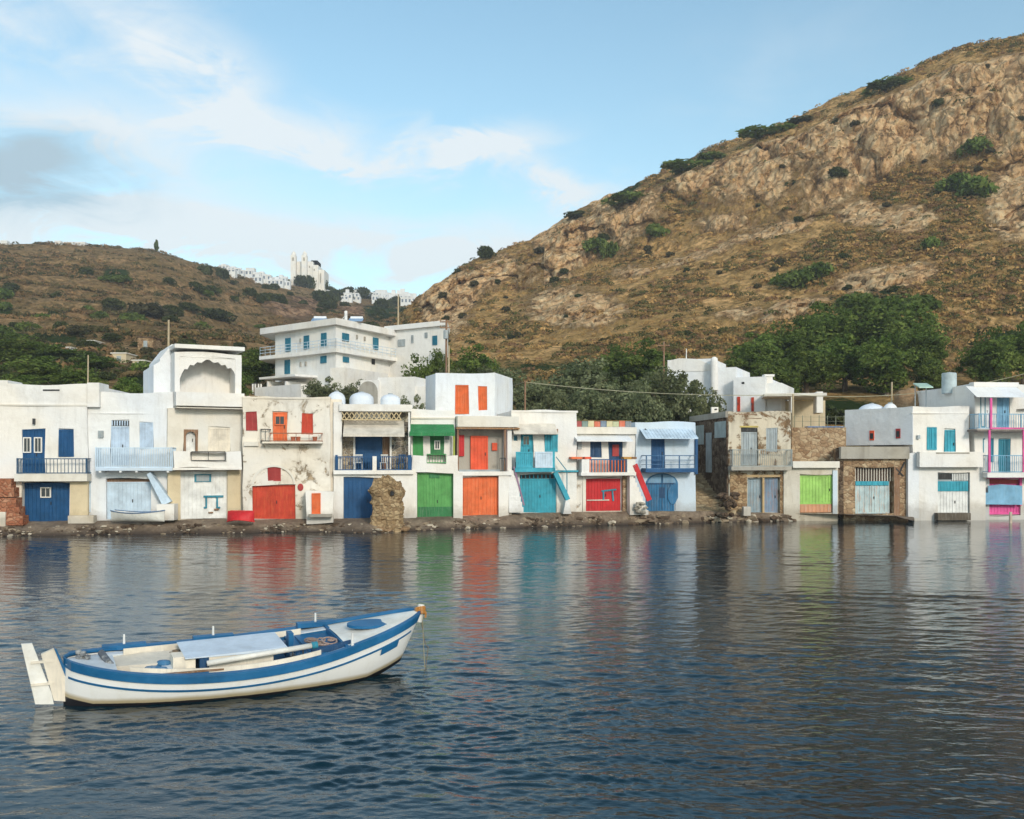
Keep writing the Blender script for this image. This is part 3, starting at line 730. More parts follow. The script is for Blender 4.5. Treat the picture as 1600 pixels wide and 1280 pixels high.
# ------------------------------------------------------------------ colours
NAVY = paint('navy', (20, 76, 122), wear=.12, wearc=(90, 130, 160)); NAVY2 = paint('deep_navy', (20, 66, 104), wear=.1)
TURQ = paint('turquoise', (50, 156, 176), wear=.12, wearc=(150, 205, 215)); TEAL = paint('teal', (40, 128, 150), wear=.15)
ORANGE = paint('orange', (222, 106, 54), wear=.3, wearc=(232, 160, 120)); ORED = paint('orange_red', (222, 84, 48), wear=.2, wearc=(230, 130, 90))
RED = paint('red', (196, 34, 40), wear=.15, wearc=(220, 120, 110)); RUST = paint('rusty_red', (190, 62, 38), wear=.4, wearc=(214, 110, 60))
MAROON = paint('maroon', (160, 52, 50), wear=.25, wearc=(190, 110, 100)); GREEN = paint('green', (62, 146, 78), wear=.15, wearc=(120, 180, 110))
LGREEN = paint('light_green', (88, 156, 84), wear=.2, wearc=(140, 195, 120)); DGREEN = paint('dark_green', (48, 120, 70), wear=.15)
LIME = paint('lime', (154, 200, 100), wear=.08); PBLUE = paint('powder_blue', (186, 204, 222), wear=.12); PBLUE2 = paint('pale_blue_rail', (196, 214, 228), wear=.1)
GREYW = paint('grey_wood', (158, 168, 172), wear=.4, wearc=(190, 185, 170)); RUSTW = paint('rust_wood', (164, 112, 76), wear=.45, wearc=(196, 160, 120))
WOODW = paint('white_wood', (228, 228, 224), wear=.2, wearc=(190, 180, 160)); BLACK = paint('black_iron', (50, 52, 54), wear=.2)
CLOTHC = paint('canvas', (214, 206, 192), wear=.2, wearc=(190, 178, 160), rough=.9); CLOTHG = paint('green_canvas', (50, 130, 78), wear=.15, rough=.9)
PINK = paint('pink', (226, 88, 156), wear=.1); SKYB = paint('sky_blue', (122, 172, 202), wear=.2, wearc=(170, 200, 215)); BROWN = paint('brown_wood', (132, 98, 70), wear=.3)
RUBBLE = stone('rubble', (132, 104, 76), (168, 138, 104), (196, 170, 134), 3.0, white=.3)
RUBO = stone('orange_rubble', (146, 116, 88), (180, 152, 120), (202, 180, 148), 2.6, mortar=(132, 110, 88), white=.2)
MOSAIC = stone('mosaic', (84, 82, 80), (150, 138, 122), (196, 180, 152), 3.2, mortar=(222, 218, 206))
DSTONE = stone('dark_rubble', (84, 68, 56), (110, 92, 76), (136, 118, 98), 2.2, mortar=(70, 58, 48), white=.1)
BRICK = stone('brick', (158, 98, 72), (180, 120, 90), (196, 146, 116), 3.4, mortar=(150, 110, 88), white=.25)
GREYP = plaster('grey_cement', (176, 170, 158), amount=.5, streak=.45, stain=(120, 108, 92))
MORT = 'street of boat houses'

def garage(h, rect, mat, **kw): return h.leaf('boat_garage_door', rect, mat, planks=kw.pop('planks', 12), **kw)

# --- A navy door house
f = Fac(0, 56, 137, 56.4)
A = House('boat_house', 'white boat house with navy upper door, navy shutter and navy garage, at the left edge', 'house', f, -40, 137, 600, WHITE(), 8,
    [(34.3, 670, 70, 741, .12), (91, 671, 116, 714, .1), (34, 754, 109, 817, .45)])
A.leaf('door', (34.3, 670, 70, 741), NAVY, .12, glass_rect=[(39, 685, 48, 706), (56, 685, 65, 706)], planks=6)
A.leaf('shutter', (91, 671, 116, 714), NAVY, .1, planks=6)
g = garage(A, (34, 754, 109, 817), NAVY, r=.45, glass_rect=(66, 763, 79, 776)); 
A.block('cornice', -40, 137.6, 631.5, 634.5, -.1, .07, OFFW()); A.block('parapet', -40, 12, 594, 602, -2, .03, WHITE()); A.block('pier', 136, 155, 598, 636, -1.6, .1, WHITE())
A.block('balcony_slab', 22, 136, 741, 752, 0, .75, OFFW()); A.railing(27, 135, 717, 740, .72, paint('navy_rail', (40, 78, 108), wear=.2), nb=19, posts=2)
A.block('pilaster', 109.3, 137, 752.5, 818, 0, .25, BEIGE()); A.block('pilaster', 22, 33.7, 752.5, 818, 0, .2, CREAM())
A.block('vent', 67, 93, 608.5, 611, 0, .02, DARK()); A.block('wall_lamp', 50.5, 54, 654, 663, .02, .16, BLACK); A.block('step', 106, 146, 806, 818, .1, .7, CREAM())
# brick stair at the left edge
st = thing('stairway', 'broken red brick stairway at the left edge beside the navy garage', 'stairs', P(10, 815, 55.4)); st['base'] = tuple(st.location); m = MB()
for i, (x, y) in enumerate([(17, 748), (22, 762), (26, 778), (31, 792), (37, 806)]):
    u0 = f.U(-45, .9); u1, z1 = f.uz(x, y, .9); m.fbox(f, u0, u1, z1-.52, z1, .1+.02*i, .92+.03*i)
m.build('steps', BRICK, st); m = MB(); m.fbox(f, f.U(-45, 1), f.U(10, 1), -.3, f.Z(0, 800, 1), .95, 1.15); m.build('stair_wall', CREAM(), st)
# --- B pale blue house
f = Fac(137, 56.6, 270, 57)
B = House('boat_house', 'white boat house with a pale blue slatted balcony, pale blue door and pale blue garage', 'house', f, 137.5, 271, 613, WHITEB(), 8,
    [(173, 657, 202, 727, .1), (218, 660, 240, 702, .08), (165, 748, 237, 812, .35)])
B.leaf('door', (173, 666, 202, 727), PBLUE, .1, planks=5); B.block('transom_grille', 173.6, 201.6, 657.5, 665.5, -.08, -.05, DARK()); m = MB()
for i in range(7):
    u, z = f.uz(175+i*4, 661, 0); m.fbox(f, u-.03, u+.03, z-.15, z+.14, -.049, -.02)
m.build('grille_bar', PBLUE, B.t); B.leaf('shutter', (218, 660, 240, 702), PBLUE, .08, planks=6)
garage(B, (165, 753, 237, 812), PBLUE2, r=.35); B.block('lintel', 165.5, 236.5, 748.5, 753, -.34, -.28, BROWN)
B.block('cornice', 138, 271, 645.5, 647, -.1, .03, WHITEB()); B.block('meter_box', 153, 161, 673, 684, 0, .12, GREYW)
B.block('balcony_slab', 149, 270, 731, 735.5, 0, 1.0, PALEB()); B.railing(150, 269, 700, 731, .95, PBLUE2, nb=44, r=.034, posts=3); m = MB()
for x in (156, 188, 213, 262): u, z = f.uz(x, 737, .98); m.fbox(f, u-.06, u+.06, z-.05, z+.09, 0, .97)
m.build('joist', WOODW, B.t)
m = MB(); a = f.uz(228, 738, .9); b = f.uz(256, 786, .5)
m.box8([f.pt(a[0], a[1]-.12, .2), f.pt(b[0], b[1]-.15, .2), f.pt(b[0]+.45, b[1]+.1, .2), f.pt(a[0]+.2, a[1], .2), f.pt(a[0], a[1]-.12, .75), f.pt(b[0], b[1]-.15, .75), f.pt(b[0]+.45, b[1]+.1, .75), f.pt(a[0]+.2, a[1], .75)][::1])
m.build('ladder_board', PBLUE2, B.t); B.block('mooring_block', 245, 272, 788, 813, .3, 1.2, WHITE()); B.block('downpipe', 139, 141, 735, 800, .0, .1, PBLUE2)
# --- C loggia tower
f = Fac(262, 56.7, 382, 58.7)
C = House('loggia_house', 'tall cream white tower house with a scalloped arch loggia on top', 'house', f, 262, 379, 637, OFFW(), 8,
    [(287, 671, 309, 706, .3), (325, 668, 360, 706, .06), (282, 736, 355, 812, .12)])
C.wall('loggia', 274, 378, 549, WHITE(), 3.2, [(282, 560, 368, 620, 1.7)], ybot=637, d=.12)
# scalloped fascia
pts = [(282, 559.6), (368, 559.6), (368, 576), (362, 572), (357, 568), (352, 570), (347, 565), (342, 562.5), (336, 563), (330, 560.5), (324, 559.9), (318, 561), (311, 563), (305, 563), (299, 567), (294, 571), (288, 573), (284, 578), (282, 584)]
C_f = [f.uz(x, y, .1) for x, y in pts]
m = MB(); m.prism(f, [(u, z) for u, z in [f.uz(x, y+(6 if 0 < i-1 else 0)*.0, .1) for i, (x, y) in enumerate([(281, 556), (369, 556), (369, 590), (366, 582), (361, 575), (356, 576), (352, 570), (346, 571), (341, 566), (334, 567), (327, 562), (322, 562), (315, 567), (308, 566), (303, 571), (297, 570), (293, 577), (288, 577), (284, 584), (281, 592)])]], -.1, .1)
m.build('scalloped_arch', WHITE(), C.t)
C.block('roof_slab', 273, 382.5, 537, 548.5, -3.4, .45, WHITE()); C.block('side_slit', 362, 366, 573, 605, -1.55, -1.5, GREYW)
C.block('loggia_parapet', 275, 382, 612, 636, -.3, .75, WHITE()); C.block('balcony_slab', 276, 381.5, 636, 639.5, -.1, .8, CREAM())
# set-back left part with its sloping top
m = MB(); a = [f.uz(240, 571, -1.5), f.uz(246, 563, -1.5), f.uz(274, 538, -1.5)]; u0 = f.U(240, -1.5); u1 = f.U(275, -1.5)
m.prism(f, [(u0, 3), (u1, 3), (u1, a[2][1]), (f.U(268, -1.5), a[2][1]-.02), (f.U(250, -1.5), a[1][1]+.1), (f.U(250, -1.5), a[0][1]+.25), (u0, a[0][1])], -6, -1.5); m.build('stair_hall', WHITEB(), C.t)
C.block('downpipe', 267, 269, 566, 620, -1.5, -1.4, GREYW)
C.leaf('door', (287, 671, 309, 706), WOODW, .3, planks=4); m = MB(); q = []
cx, cz = f.uz(298, 681, 0); r_ = f.U(305.5, 0)-cx; q = [f.uz(287, 671), f.uz(287, 706)]
m.prism(f, [(q[0][0], q[1][1]), (q[0][0], q[0][1]), (f.U(309), q[0][1]), (f.U(309), q[1][1]), (cx+r_, q[1][1])]+[(cx+r_*math.cos(t), cz+r_*.9*math.sin(t)) for t in [math.pi*i/8 for i in range(9)]]+[(cx-r_, q[1][1])], -.12, .03); m.build('arched_surround', BROWN, C.t)
C.leaf('shutter', (325, 668, 360, 706), paint('cream_wood', (226, 216, 198), wear=.2), .06, planks=8)
C.wall('balcony_parapet', 272, 377, 706, WHITE(), -.0+.55, [(298, 707, 353, 721, .5)], ybot=731, d=.95)
C.block('balcony_slab', 270, 378, 731, 734, 0, 1.0, WHITE()); C.railing(299, 352, 706, 720.5, .97, BLACK, nb=2, sides=False)
C.block('pilaster', 262, 281.5, 735, 813, 0, .16, BEIGE()); C.block('pilaster', 356, 376, 735, 813, 0, .16, BEIGE())
garage(C, (282, 736, 355, 810), WOODW, r=.12, label='plain white garage door with a teal bracket', border=False)
C.block('vent_window', 304, 330, 741, 753, -.06, .0, TEAL); C.block('vent_grille', 307, 327, 742.5, 752, 0, .015, GREYW)
m = MB()
for x0, x1, y0, y1 in ((318, 349, 774.5, 777), (321, 323.5, 777.2, 794), (338, 340.5, 777.2, 794), (318.5, 322, 792, 794.5), (340.7, 344, 792, 794.5)):
    a = f.uz(x0, y0, .0); b = f.uz(x1, y1, .0); m.fbox(f, a[0], b[0], b[1], a[1], -.06, .04)
m.build('teal_bracket', TEAL, C.t); C.block('boat_cleat', 326, 333, 800, 802, -.06, .05, BROWN); C.block('boat_cleat', 335, 342, 795, 797.5, -.06, .05, BROWN)
# --- E cream house with red doors
f = Fac(380, 57.8, 520, 58.6)
E = House('boat_house', 'old cream house with patchy plaster, red shutters, orange framed door and rusty red garage', 'house', f, 379.5, 516, 620, CRUMB(), 8,
    [(384, 643, 402, 673, .1), (426, 644, 449, 690, .14), (471, 645, 489, 680, .1), (418, 729, 439, 752, .1), (394, 758, 462, 812, .25)])
E.wall('side_bay', 515.5, 533, 625, CREAM(), 7, d=-.5); m = MB()
for x in (521, 526):
    u, z = f.uz(x, 0, -.5); m.fbox(f, u-.02, u+.02, f.Z(x, 678, -.5), f.Z(x, 645, -.5), -.5, -.42)
m.build('downpipe', GREYW, E.t)
E.leaf('shutter', (384, 643, 402, 673), MAROON, .1, planks=6, label='dark maroon closed shutter'); E.leaf('door', (426, 644, 449, 690), ORANGE, .14, planks=4, split=False, glass_rect=(431, 651, 444, 663), frame_mat=ORANGE)
E.leaf('shutter', (471, 645, 489, 680), RUST, .1, planks=6); E.leaf('shutter', (418, 729, 439, 752), MAROON, .1, planks=6)
garage(E, (394, 758, 462, 811), RUST, r=.25)
E.block('balcony_slab', 410, 504, 690, 693, 0, .75, CREAM()); E.railing(422, 503, 677, 690, .72, paint('rust_iron', (150, 92, 62), wear=.3), nb=4, rails=(0, 1)); E.railing(408, 422, 671, 690, .3, BLACK, nb=2)
m = MB()
for x in (458, 466, 492): u, z = f.uz(x, 690, .5); m.lathe(f.pt(u, z, .5), [(.1, 0), (.15, .28), (.12, .28), (.02, .24)], 10)
m.build('flower_pot', paint('terracotta', (176, 96, 64), wear=.2), E.t)
m = MB(); cx, cz = f.uz(428, 757, 0); R = f.U(462)-cx; ar = [(cx+R*math.cos(t), cz+R*.92*math.sin(t)) for t in [math.pi*i/18 for i in range(19)]]
ai = [(cx+R*.9*math.cos(t), cz+R*.82*math.sin(t)) for t in [math.pi*i/18 for i in range(19)]]
for i in range(18): m.box8([f.pt(*ar[i], 0), f.pt(*ar[i+1], 0), f.pt(*ai[i+1], 0), f.pt(*ai[i], 0), f.pt(*ar[i], .06), f.pt(*ar[i+1], .06), f.pt(*ai[i+1], .06), f.pt(*ai[i], .06)])
m.build('arch_moulding', OFFW(), E.t); m = MB(); cx, cz = f.uz(469.5, 761.5, 0); m.prism(f, [(cx+.17*math.cos(t), cz+.22*math.sin(t)) for t in [2*math.pi*i/14 for i in range(14)]], 0, .03); m.build('hatch', MAROON, E.t)
E.wall('yard_wall', 478, 521, 768, WHITE(), 1.2, [(487, 771, 501, 804, .06)], ybot=818, d=1.3); E.leaf('gate', (487, 771, 501, 804), ORANGE, d=1.26, planks=4, split=False)
E.block('stone_bench', 482, 519, 804, 808, 1.3, 1.8, GREYP); E.block('corbel', 381, 404, 690, 697, 0, .2, OFFW()); E.block('cornice', 379, 516, 620, 624, -.5, .05, CREAM())
# --- F stone house with canvas awning
f = Fac(520, 58.9, 645, 59.5)
Fh = House('boat_house', 'white house with mosaic stone terrace wall, cream canvas awning and navy garage', 'house', f, 521, 651, 735, WHITE(), 9, [(537, 746, 605, 812, .2)])
Fh.wall('upper_wall', 530, 643, 633, WHITE(), 7.5, [(553, 679, 611, 733, .4)], ybot=735, d=-1.2)
Fh.wall('terrace_wall', 534, 552.5, 643, MOSAIC, .05, ybot=735, d=-1.13); Fh.wall('terrace_wall', 611.5, 640, 643, MOSAIC, .05, ybot=735, d=-1.13); Fh.wall('terrace_wall', 552.7, 611.3, 656, MOSAIC, .05, ybot=678.5, d=-1.13)
Fh.block('window_frame', 552, 555, 678, 735, -1.2, -1.05, WHITE()); Fh.block('window_frame', 609, 612, 678, 735, -1.2, -1.05, WHITE())
Fh.leaf('window', (555, 680, 597, 733), NAVY, d=-1.5, planks=3, split=True, bars=1); Fh.block('curtain', 598, 609, 680, 733, -1.55, -1.45, BROWN)
Fh.block('roof_slab', 530, 643, 631.5, 643, -7, .15, WHITE()); m = MB()
u0, zt = f.uz(534, 644, .1); u1, zb = f.uz(627, 656, .1); m.fbox(f, u0, u1, zb-.04, zb+.02, .02, .1); n = 12
for i in range(n):
    a = u0+(u1-u0)*i/n; b = u0+(u1-u0)*(i+1)/n
    for (p, q) in (((a, zb), (b, zt)), ((a, zt), (b, zb))): m.box8([f.pt(p[0]-.03, p[1], .04), f.pt(p[0]+.03, p[1], .04), f.pt(q[0]+.03, q[1], .04), f.pt(q[0]-.03, q[1], .04), f.pt(p[0]-.03, p[1], .09), f.pt(p[0]+.03, p[1], .09), f.pt(q[0]+.03, q[1], .09), f.pt(q[0]-.03, q[1], .09)])
m.build('lattice', paint('straw_wood', (206, 184, 140), wear=.3), Fh.t)
Fh.awning(536, 632, 656, 678, .6, CLOTHC, d0=-1.1, valance=.16); Fh.block('pier', 521, 534, 628, 735, -1.1, -.02, WHITE()); Fh.block('post', 638, 641, 644, 735, -.1, .02, WHITE())
Fh.block('terrace_slab', 521, 646, 735, 741, 0, .25, WHITE())
Fh.railing(524, 643, 714, 735, .15, NAVY, nb=30, posts=0, sides=False); Fh.block('pier', 524, 527.5, 711, 735, .1, .24, NAVY); Fh.block('pier', 582, 588.5, 713, 735, .0, .24, WHITE()); Fh.block('pier', 637, 643, 711, 735, .1, .24, NAVY)
garage(Fh, (537, 746, 605, 812), NAVY, r=.2, planks=10)
def chair(x, px_, Yoff, mat, label, rz=0):
    p = f.pt(f.U(px_, -.4), f.Z(px_, 735, -.4)+.02, Yoff); t = thing('chair', label, 'chair', p, 'terrace seats'); t['base'] = tuple(p); m = MB()
    m.wbox(p.x-.22, p.x+.22, p.y-.22, p.y+.22, p.z+.42, p.z+.46); m.build('seat', mat, t); m = MB()
    for i in range(4): m.wbox(p.x-.2+i*.12, p.x-.15+i*.12, p.y+.19, p.y+.22, p.z+.46, p.z+.88)
    m.wbox(p.x-.22, p.x+.22, p.y+.19, p.y+.22, p.z+.85, p.z+.93); m.build('backrest', mat, t)
    for a in (-1, 1):
        for b in (-1, 1): m = MB(); m.tube((p.x+a*.19, p.y+b*.19, p.z), (p.x+a*.19, p.y+b*.19, p.z+.42), .025); m.build('leg', mat, t)
chair(0, 560, -.5, WOODW, 'white wooden chair at the left of the terrace behind the navy railing'); chair(0, 600, -.4, WOODW, 'white wooden chair just right of the white terrace pier'); chair(0, 628, -.4, NAVY, 'blue wooden chair at the right end of the terrace')
p = f.pt(f.U(573, -.5), f.Z(573, 735, -.5)+.02, -.5); t = thing('table', 'small square terrace table between the white chair and the white pier', 'table', p); t['base'] = tuple(p); m = MB(); m.wbox(p.x-.36, p.x+.36, p.y-.3, p.y+.3, p.z+.7, p.z+.74); m.build('table_top', NAVY, t)
for a in (-1, 1):
    for b in (-1, 1): m = MB(); m.tube((p.x+a*.3, p.y+b*.25, p.z), (p.x+a*.3, p.y+b*.25, p.z+.7), .03); m.build('leg', NAVY, t)
# --- H green house
f = Fac(640, 59.8, 715, 60.2)
Hh = House('boat_house', 'narrow white house with a green awning, green doors and light green garage', 'house', f, 645, 718, 735, WHITE(), 8, [(652, 739, 708, 812, .15)])
Hh.wall('upper_wall', 642, 711, 640, WHITE(), 7, [(645, 676, 661, 714, .1), (672, 676, 694, 724, .12)], ybot=738, d=-.6)
Hh.block('cornice', 642, 711, 652, 654.5, -.7, -.5, CREAM()); Hh.awning(640, 711, 663, 676, .5, CLOTHG, d0=-.55, valance=.2)
Hh.leaf('shutter', (645, 676, 661, 713), GREEN, d=-.68, planks=4); Hh.leaf('door', (672, 676, 694, 724), DGREEN, d=-.7, planks=5, glass_rect=(680, 690, 686, 701)); Hh.block('meter_box', 696, 702, 680, 687, -.6, -.5, GREYW); Hh.block('post', 708, 711, 677, 713, -.1, 0, paint('olive_post', (150, 160, 60), wear=.1))
Hh.wall('balcony_parapet', 644, 716, 712, WHITE(), .6, [(667, 710, 697, 724, .55)], ybot=739, d=.3); Hh.railing(667, 697, 710, 724, .28, GREEN, nb=7, sides=False)
Hh.block('pilaster', 644, 651.5, 738.5, 813, 0, .15, WHITE()); Hh.block('pilaster', 708.5, 723, 738.5, 813, 0, .3, WHITE())
garage(Hh, (652, 739, 708, 812), LGREEN, r=.15); Hh.leaf('kick_board', (653, 792, 707, 811), DGREEN, r=.06, planks=10, split=False, border=False, thick=.02); Hh.block('door_plaque', 671, 687, 740.5, 747, -.1, -.05, DGREEN)
# --- I orange house
f = Fac(715, 60.4, 797, 61.2)
I = House('boat_house', 'white house with an orange garage and an orange red door on its shaded balcony', 'house', f, 716, 799, 650, WHITE(), 8, [(717, 670, 792, 738, 1.1), (718, 745, 779, 807, .15)])
I.block('parapet', 715, 811, 650, 667.5, -.5, .2, OFFW()); I.block('awning_edge', 713, 812, 667.8, 671, .0, .25, paint('brown_edge', (150, 110, 70), wear=.3))
I.wall('back_wall', 717, 793, 671, GREYP, .05, ybot=737, d=-1.04)
I.leaf('door', (735, 681, 762, 737), ORED, d=-.98, planks=5, split=False); I.leaf('shutter', (716.5, 680, 725, 713), RED, d=-.98, planks=3, split=False); I.block('fuse_box', 769, 777, 692, 704, -1.0, -.88, ORED)
I.block('post', 714, 717, 671, 737, .05, .15, BROWN); I.block('post', 788, 790.5, 671, 737, .05, .15, BROWN)
I.block('balcony_slab', 715, 800, 737, 743, 0, .3, WHITE()); I.railing(781, 790, 716, 737, .2, BLACK, nb=3, sides=False); I.block('balcony_kerb', 717, 781, 734, 737, .1, .25, GREYW)
garage(I, (718, 745, 779, 806), ORANGE, r=.15, planks=10); I.block('pilaster', 779.3, 795, 743.3, 810, 0, .2, WHITE())
# white box room on the roof with orange shutters
f2 = Fac(680, 67, 773, 66)
Ib = House('roof_room', 'white cube shaped block with two bright orange shutters rising behind the green and orange houses', 'house', f2, 680, 773, 584, WHITEB(), 5, [(711, 602, 733, 647, .08), (747, 603, 761, 642, .08)], zbot=1)
Ib.leaf('shutter', (711, 602, 733, 647), ORANGE, .08, planks=6, split=False); Ib.leaf('shutter', (747, 603, 761, 642), ORANGE, .08, planks=4, split=False)
g_ = Fac(665, 69.6, 680.3, 67.05); m = MB(); m.fbox(g_, 0, g_.U(680.2), 1, g_.Z(680, 584), -4, 0); m.build('side_wall', WHITEB(), Ib.t)
# --- J turquoise house
f = Fac(797, 61.8, 900, 62.6)
J = House('boat_house', 'white house with a turquoise garage, turquoise balcony door and thin turquoise stair rail', 'house', f, 799.5, 901, 641, WHITE(), 8, [(813, 677, 833, 731, .12), (851, 677, 872, 706, .1), (812, 741, 869, 802, .15), (802, 681, 808, 690, .06)])
J.block('cornice', 799, 903, 641, 645, -.4, .06, WHITE()); J.awning(803, 872, 662, 677, .9, CLOTHC, d0=0, valance=.06); J.block('awning_board', 803, 872, 670, 677, .0, .3, BROWN)
J.leaf('door', (813, 677, 833, 731), TURQ, .12, planks=4, glass_rect=(817, 682, 826, 695), frame_mat=TURQ); J.leaf('shutter', (851, 677, 872, 706), TURQ, .1, planks=5); J.leaf('shutter', (802, 681, 808, 690), TEAL, .06, planks=2, split=False)
J.block('balcony_slab', 805, 868, 731, 737.5, 0, .9, TURQ); m = MB()
J.leaf('balcony_panel', (836, 706, 863, 731), PBLUE2, d=.85, planks=7, split=False); J.leaf('balcony_panel', (806, 706, 832, 731), TURQ, d=.85, planks=8, split=False); J.block('post', 863, 867, 705, 737, .75, .9, TURQ)
garage(J, (812, 748, 869, 802), TURQ, r=.15); J.block('transom', 812.5, 868.5, 741.5, 747.5, -.12, -.08, DARK()); m = MB()
for i in range(9): u, z = f.uz(815+i*6.4, 744.5); m.fbox(f, u-.03, u+.03, z-.12, z+.12, -.08, -.03)
m.build('grille_bar', TURQ, J.t)
m = MB(); n = 8      # white steps on the left
for i in range(n): m.fbox(f, f.U(794, .6), f.U(800+i*1.9+3, .6), f.Z(800, 735+(i+1)*8.2, .6), f.Z(800, 735+i*8.2, .6)+.0, .15+.02*i, .7+.03*i)
J.t['n'] = 1; del J.t['n']; m.build('steps', WHITE(), J.t)
def bar(h, a, b, w, d0, d1, mat, name): # slanted bar between two photo points
    f = h.f; (u0, z0), (u1, z1) = f.uz(*a, d1), f.uz(*b, d1); m = MB(); L = math.hypot(u1-u0, z1-z0); nx, nz = -(z1-z0)/L*w/2, (u1-u0)/L*w/2
    m.prism(f, [(u0+nx, z0+nz), (u0-nx, z0-nz), (u1-nx, z1-nz), (u1+nx, z1+nz)], d0, d1); return m.build(name, mat, h.t)
bar(J, (803, 729), (819, 790), .1, .75, .82, paint('mauve', (140, 110, 135), wear=.2), 'stair_rail'); bar(J, (806, 722), (806, 736), .06, .75, .82, BLACK, 'rail_post')
bar(J, (868, 738), (888, 781), .28, .3, .7, TURQ, 'stair_stringer'); bar(J, (869, 714), (886, 736), .05, .6, .65, TEAL, 'stair_rail'); bar(J, (886, 736), (886, 776), .05, .6, .65, TEAL, 'rail_post'); J.block('ledge_rail', 868, 904, 735, 737.5, 0, .2, TURQ)
m = MB(); a = f.uz(880, 782, .7); b = f.uz(893, 803, .7); m.prism(f, [(a[0], b[1]), (b[0], b[1]), (f.U(889, .7), a[1]), (f.U(884, .7), a[1])], .2, .7); m.build('stair_foot', WHITEB(), J.t)
# --- K red house
f = Fac(900, 62.9, 990, 63.8)
K = House('boat_house', 'white house with a red garage and a row of bright cloth on its roof rail', 'house', f, 902, 992, 668, WHITE(), 8, [(922, 689, 940, 716, .1), (951, 689, 973, 738, .12), (914, 747, 972, 801, .2)])
K.block('cornice', 894, 995, 667, 678.5, -.3, .25, OFFW()); K.awning(902, 989, 680, 688, .9, WHITEB(), d0=0, name='canopy', thick=.08)
K.leaf('shutter', (922, 689, 940, 716), NAVY2, .1, planks=5); K.leaf('door', (951, 689, 973, 738), NAVY2, .12, planks=5, split=False); K.block('door_panel', 957, 967, 695, 713, -.1, -.02, MAROON); K.block('meter_box', 902.5, 909, 690, 702, 0, .1, GREYW)
K.block('balcony_parapet', 909, 921, 718, 739, .1, .8, WHITE()); K.block('balcony_parapet', 980, 993, 718, 739, .1, .8, WHITE()); K.block('balcony_slab', 908, 994, 738.3, 743, 0, .85, WHITE())
m = MB(); f_ = f
for i in range(24):
    m.cm = i % 2; u, zt = f.uz(922+i*2.45, 719, .75); zb = f.Z(922, 738, .75); m.fbox(f, u-.028, u+.028, zb, zt, .73, .76)
m.cm = 1; m.fbox(f, f.U(921, .75), f.U(980, .75), f.Z(921, 719, .75), f.Z(921, 717.5, .75), .72, .77); m.build('railing', None, K.t, mats=[ORANGE, NAVY])
for a, b, c in ((893, 910, ORANGE), (914, 924, ORED), (975, 987, paint('ochre', (206, 150, 60), wear=.2)), (988, 995, BROWN)): K.block('painted_coping', a, b, 714, 717.4, .3, .82, c)
garage(K, (916, 748, 971, 799), RED, r=.2, label='bright red garage door with a slanted teal bracket', border=False); K.block('door_frame', 910.5, 915.5, 744, 803, 0, .18, CREAM()); K.block('door_frame', 911, 972, 799, 803, 0, .16, CREAM())
m = MB()
for a, b in (((940, 767.5), (963, 765)), ((943, 768.5), (943, 781)), ((957, 767.5), (958.5, 783))):
    (u0, z0), (u1, z1) = f.uz(*a, -.1), f.uz(*b, -.1); L = math.hypot(u1-u0, z1-z0); nx, nz = -(z1-z0)/L*.05, (u1-u0)/L*.05; m.prism(f, [(u0+nx, z0+nz), (u0-nx, z0-nz), (u1-nx, z1-nz), (u1+nx, z1+nz)], -.16, -.09)
m.build('teal_bracket', TEAL, K.t); K.block('red_latch', 917, 952, 781, 782.2, -.15, -.1, CLOTHC)
K.wall('pilaster', 972.5, 984, 744, RUBO, .2, ybot=803, d=.12); K.wall('pilaster', 897, 910, 744, CRUMB(), .2, ybot=803, d=.12)
bar(K, (992, 726), (1015, 782), .34, .7, .8, RED, 'stair_parapet'); m = MB()
for i in range(9): m.fbox(f, f.U(984.2, .7), f.U(990+i*2.9, .7), f.Z(985, 740+(i+1)*7.2, .7), f.Z(985, 740+i*7.2, .7), .13, .68+.002*i)
m.build('steps', WHITE(), K.t); m = MB(); rr = random.Random(3)
for i in range(12):
    u, z = f.uz(rr.uniform(990, 1012), rr.uniform(786, 803), 1.1); c = f.pt(u, z, rr.uniform(.75, 1.1)); r_ = rr.uniform(.08, .2); m.lathe(c, [(0, -r_*.7), (r_*.8, -r_*.4), (r_, 0), (r_*.7, r_*.5), (0, r_*.65)], 7)
m.build('boulder', GREYP, K.t)
m = MB(); rr = random.Random(9)
cl = [(170, 90, 88), (120, 140, 132), (206, 196, 156), (204, 112, 86), (116, 132, 150), (208, 200, 160), (188, 192, 156), (206, 116, 90), (132, 138, 142)]
cm_ = [paint('cloth%d' % i, c, wear=.3, rough=.95) for i, c in enumerate(cl)]
for i in range(9):
    m.cm = i; a, zt = f.uz(900+i*9.7, 657.5+rr.uniform(0, 1.2), 0); b, zb = f.uz(900+(i+1)*9.7-.6, 667, 0); m.fbox(f, a, b, zb, zt, -.1, -.04)
m.build('cloth_panels', None, K.t, mats=cm_); K.block('roof_rail', 899, 988, 656.5, 657.6, -.12, -.02, paint('ochre_rail', (190, 150, 80), wear=.2))
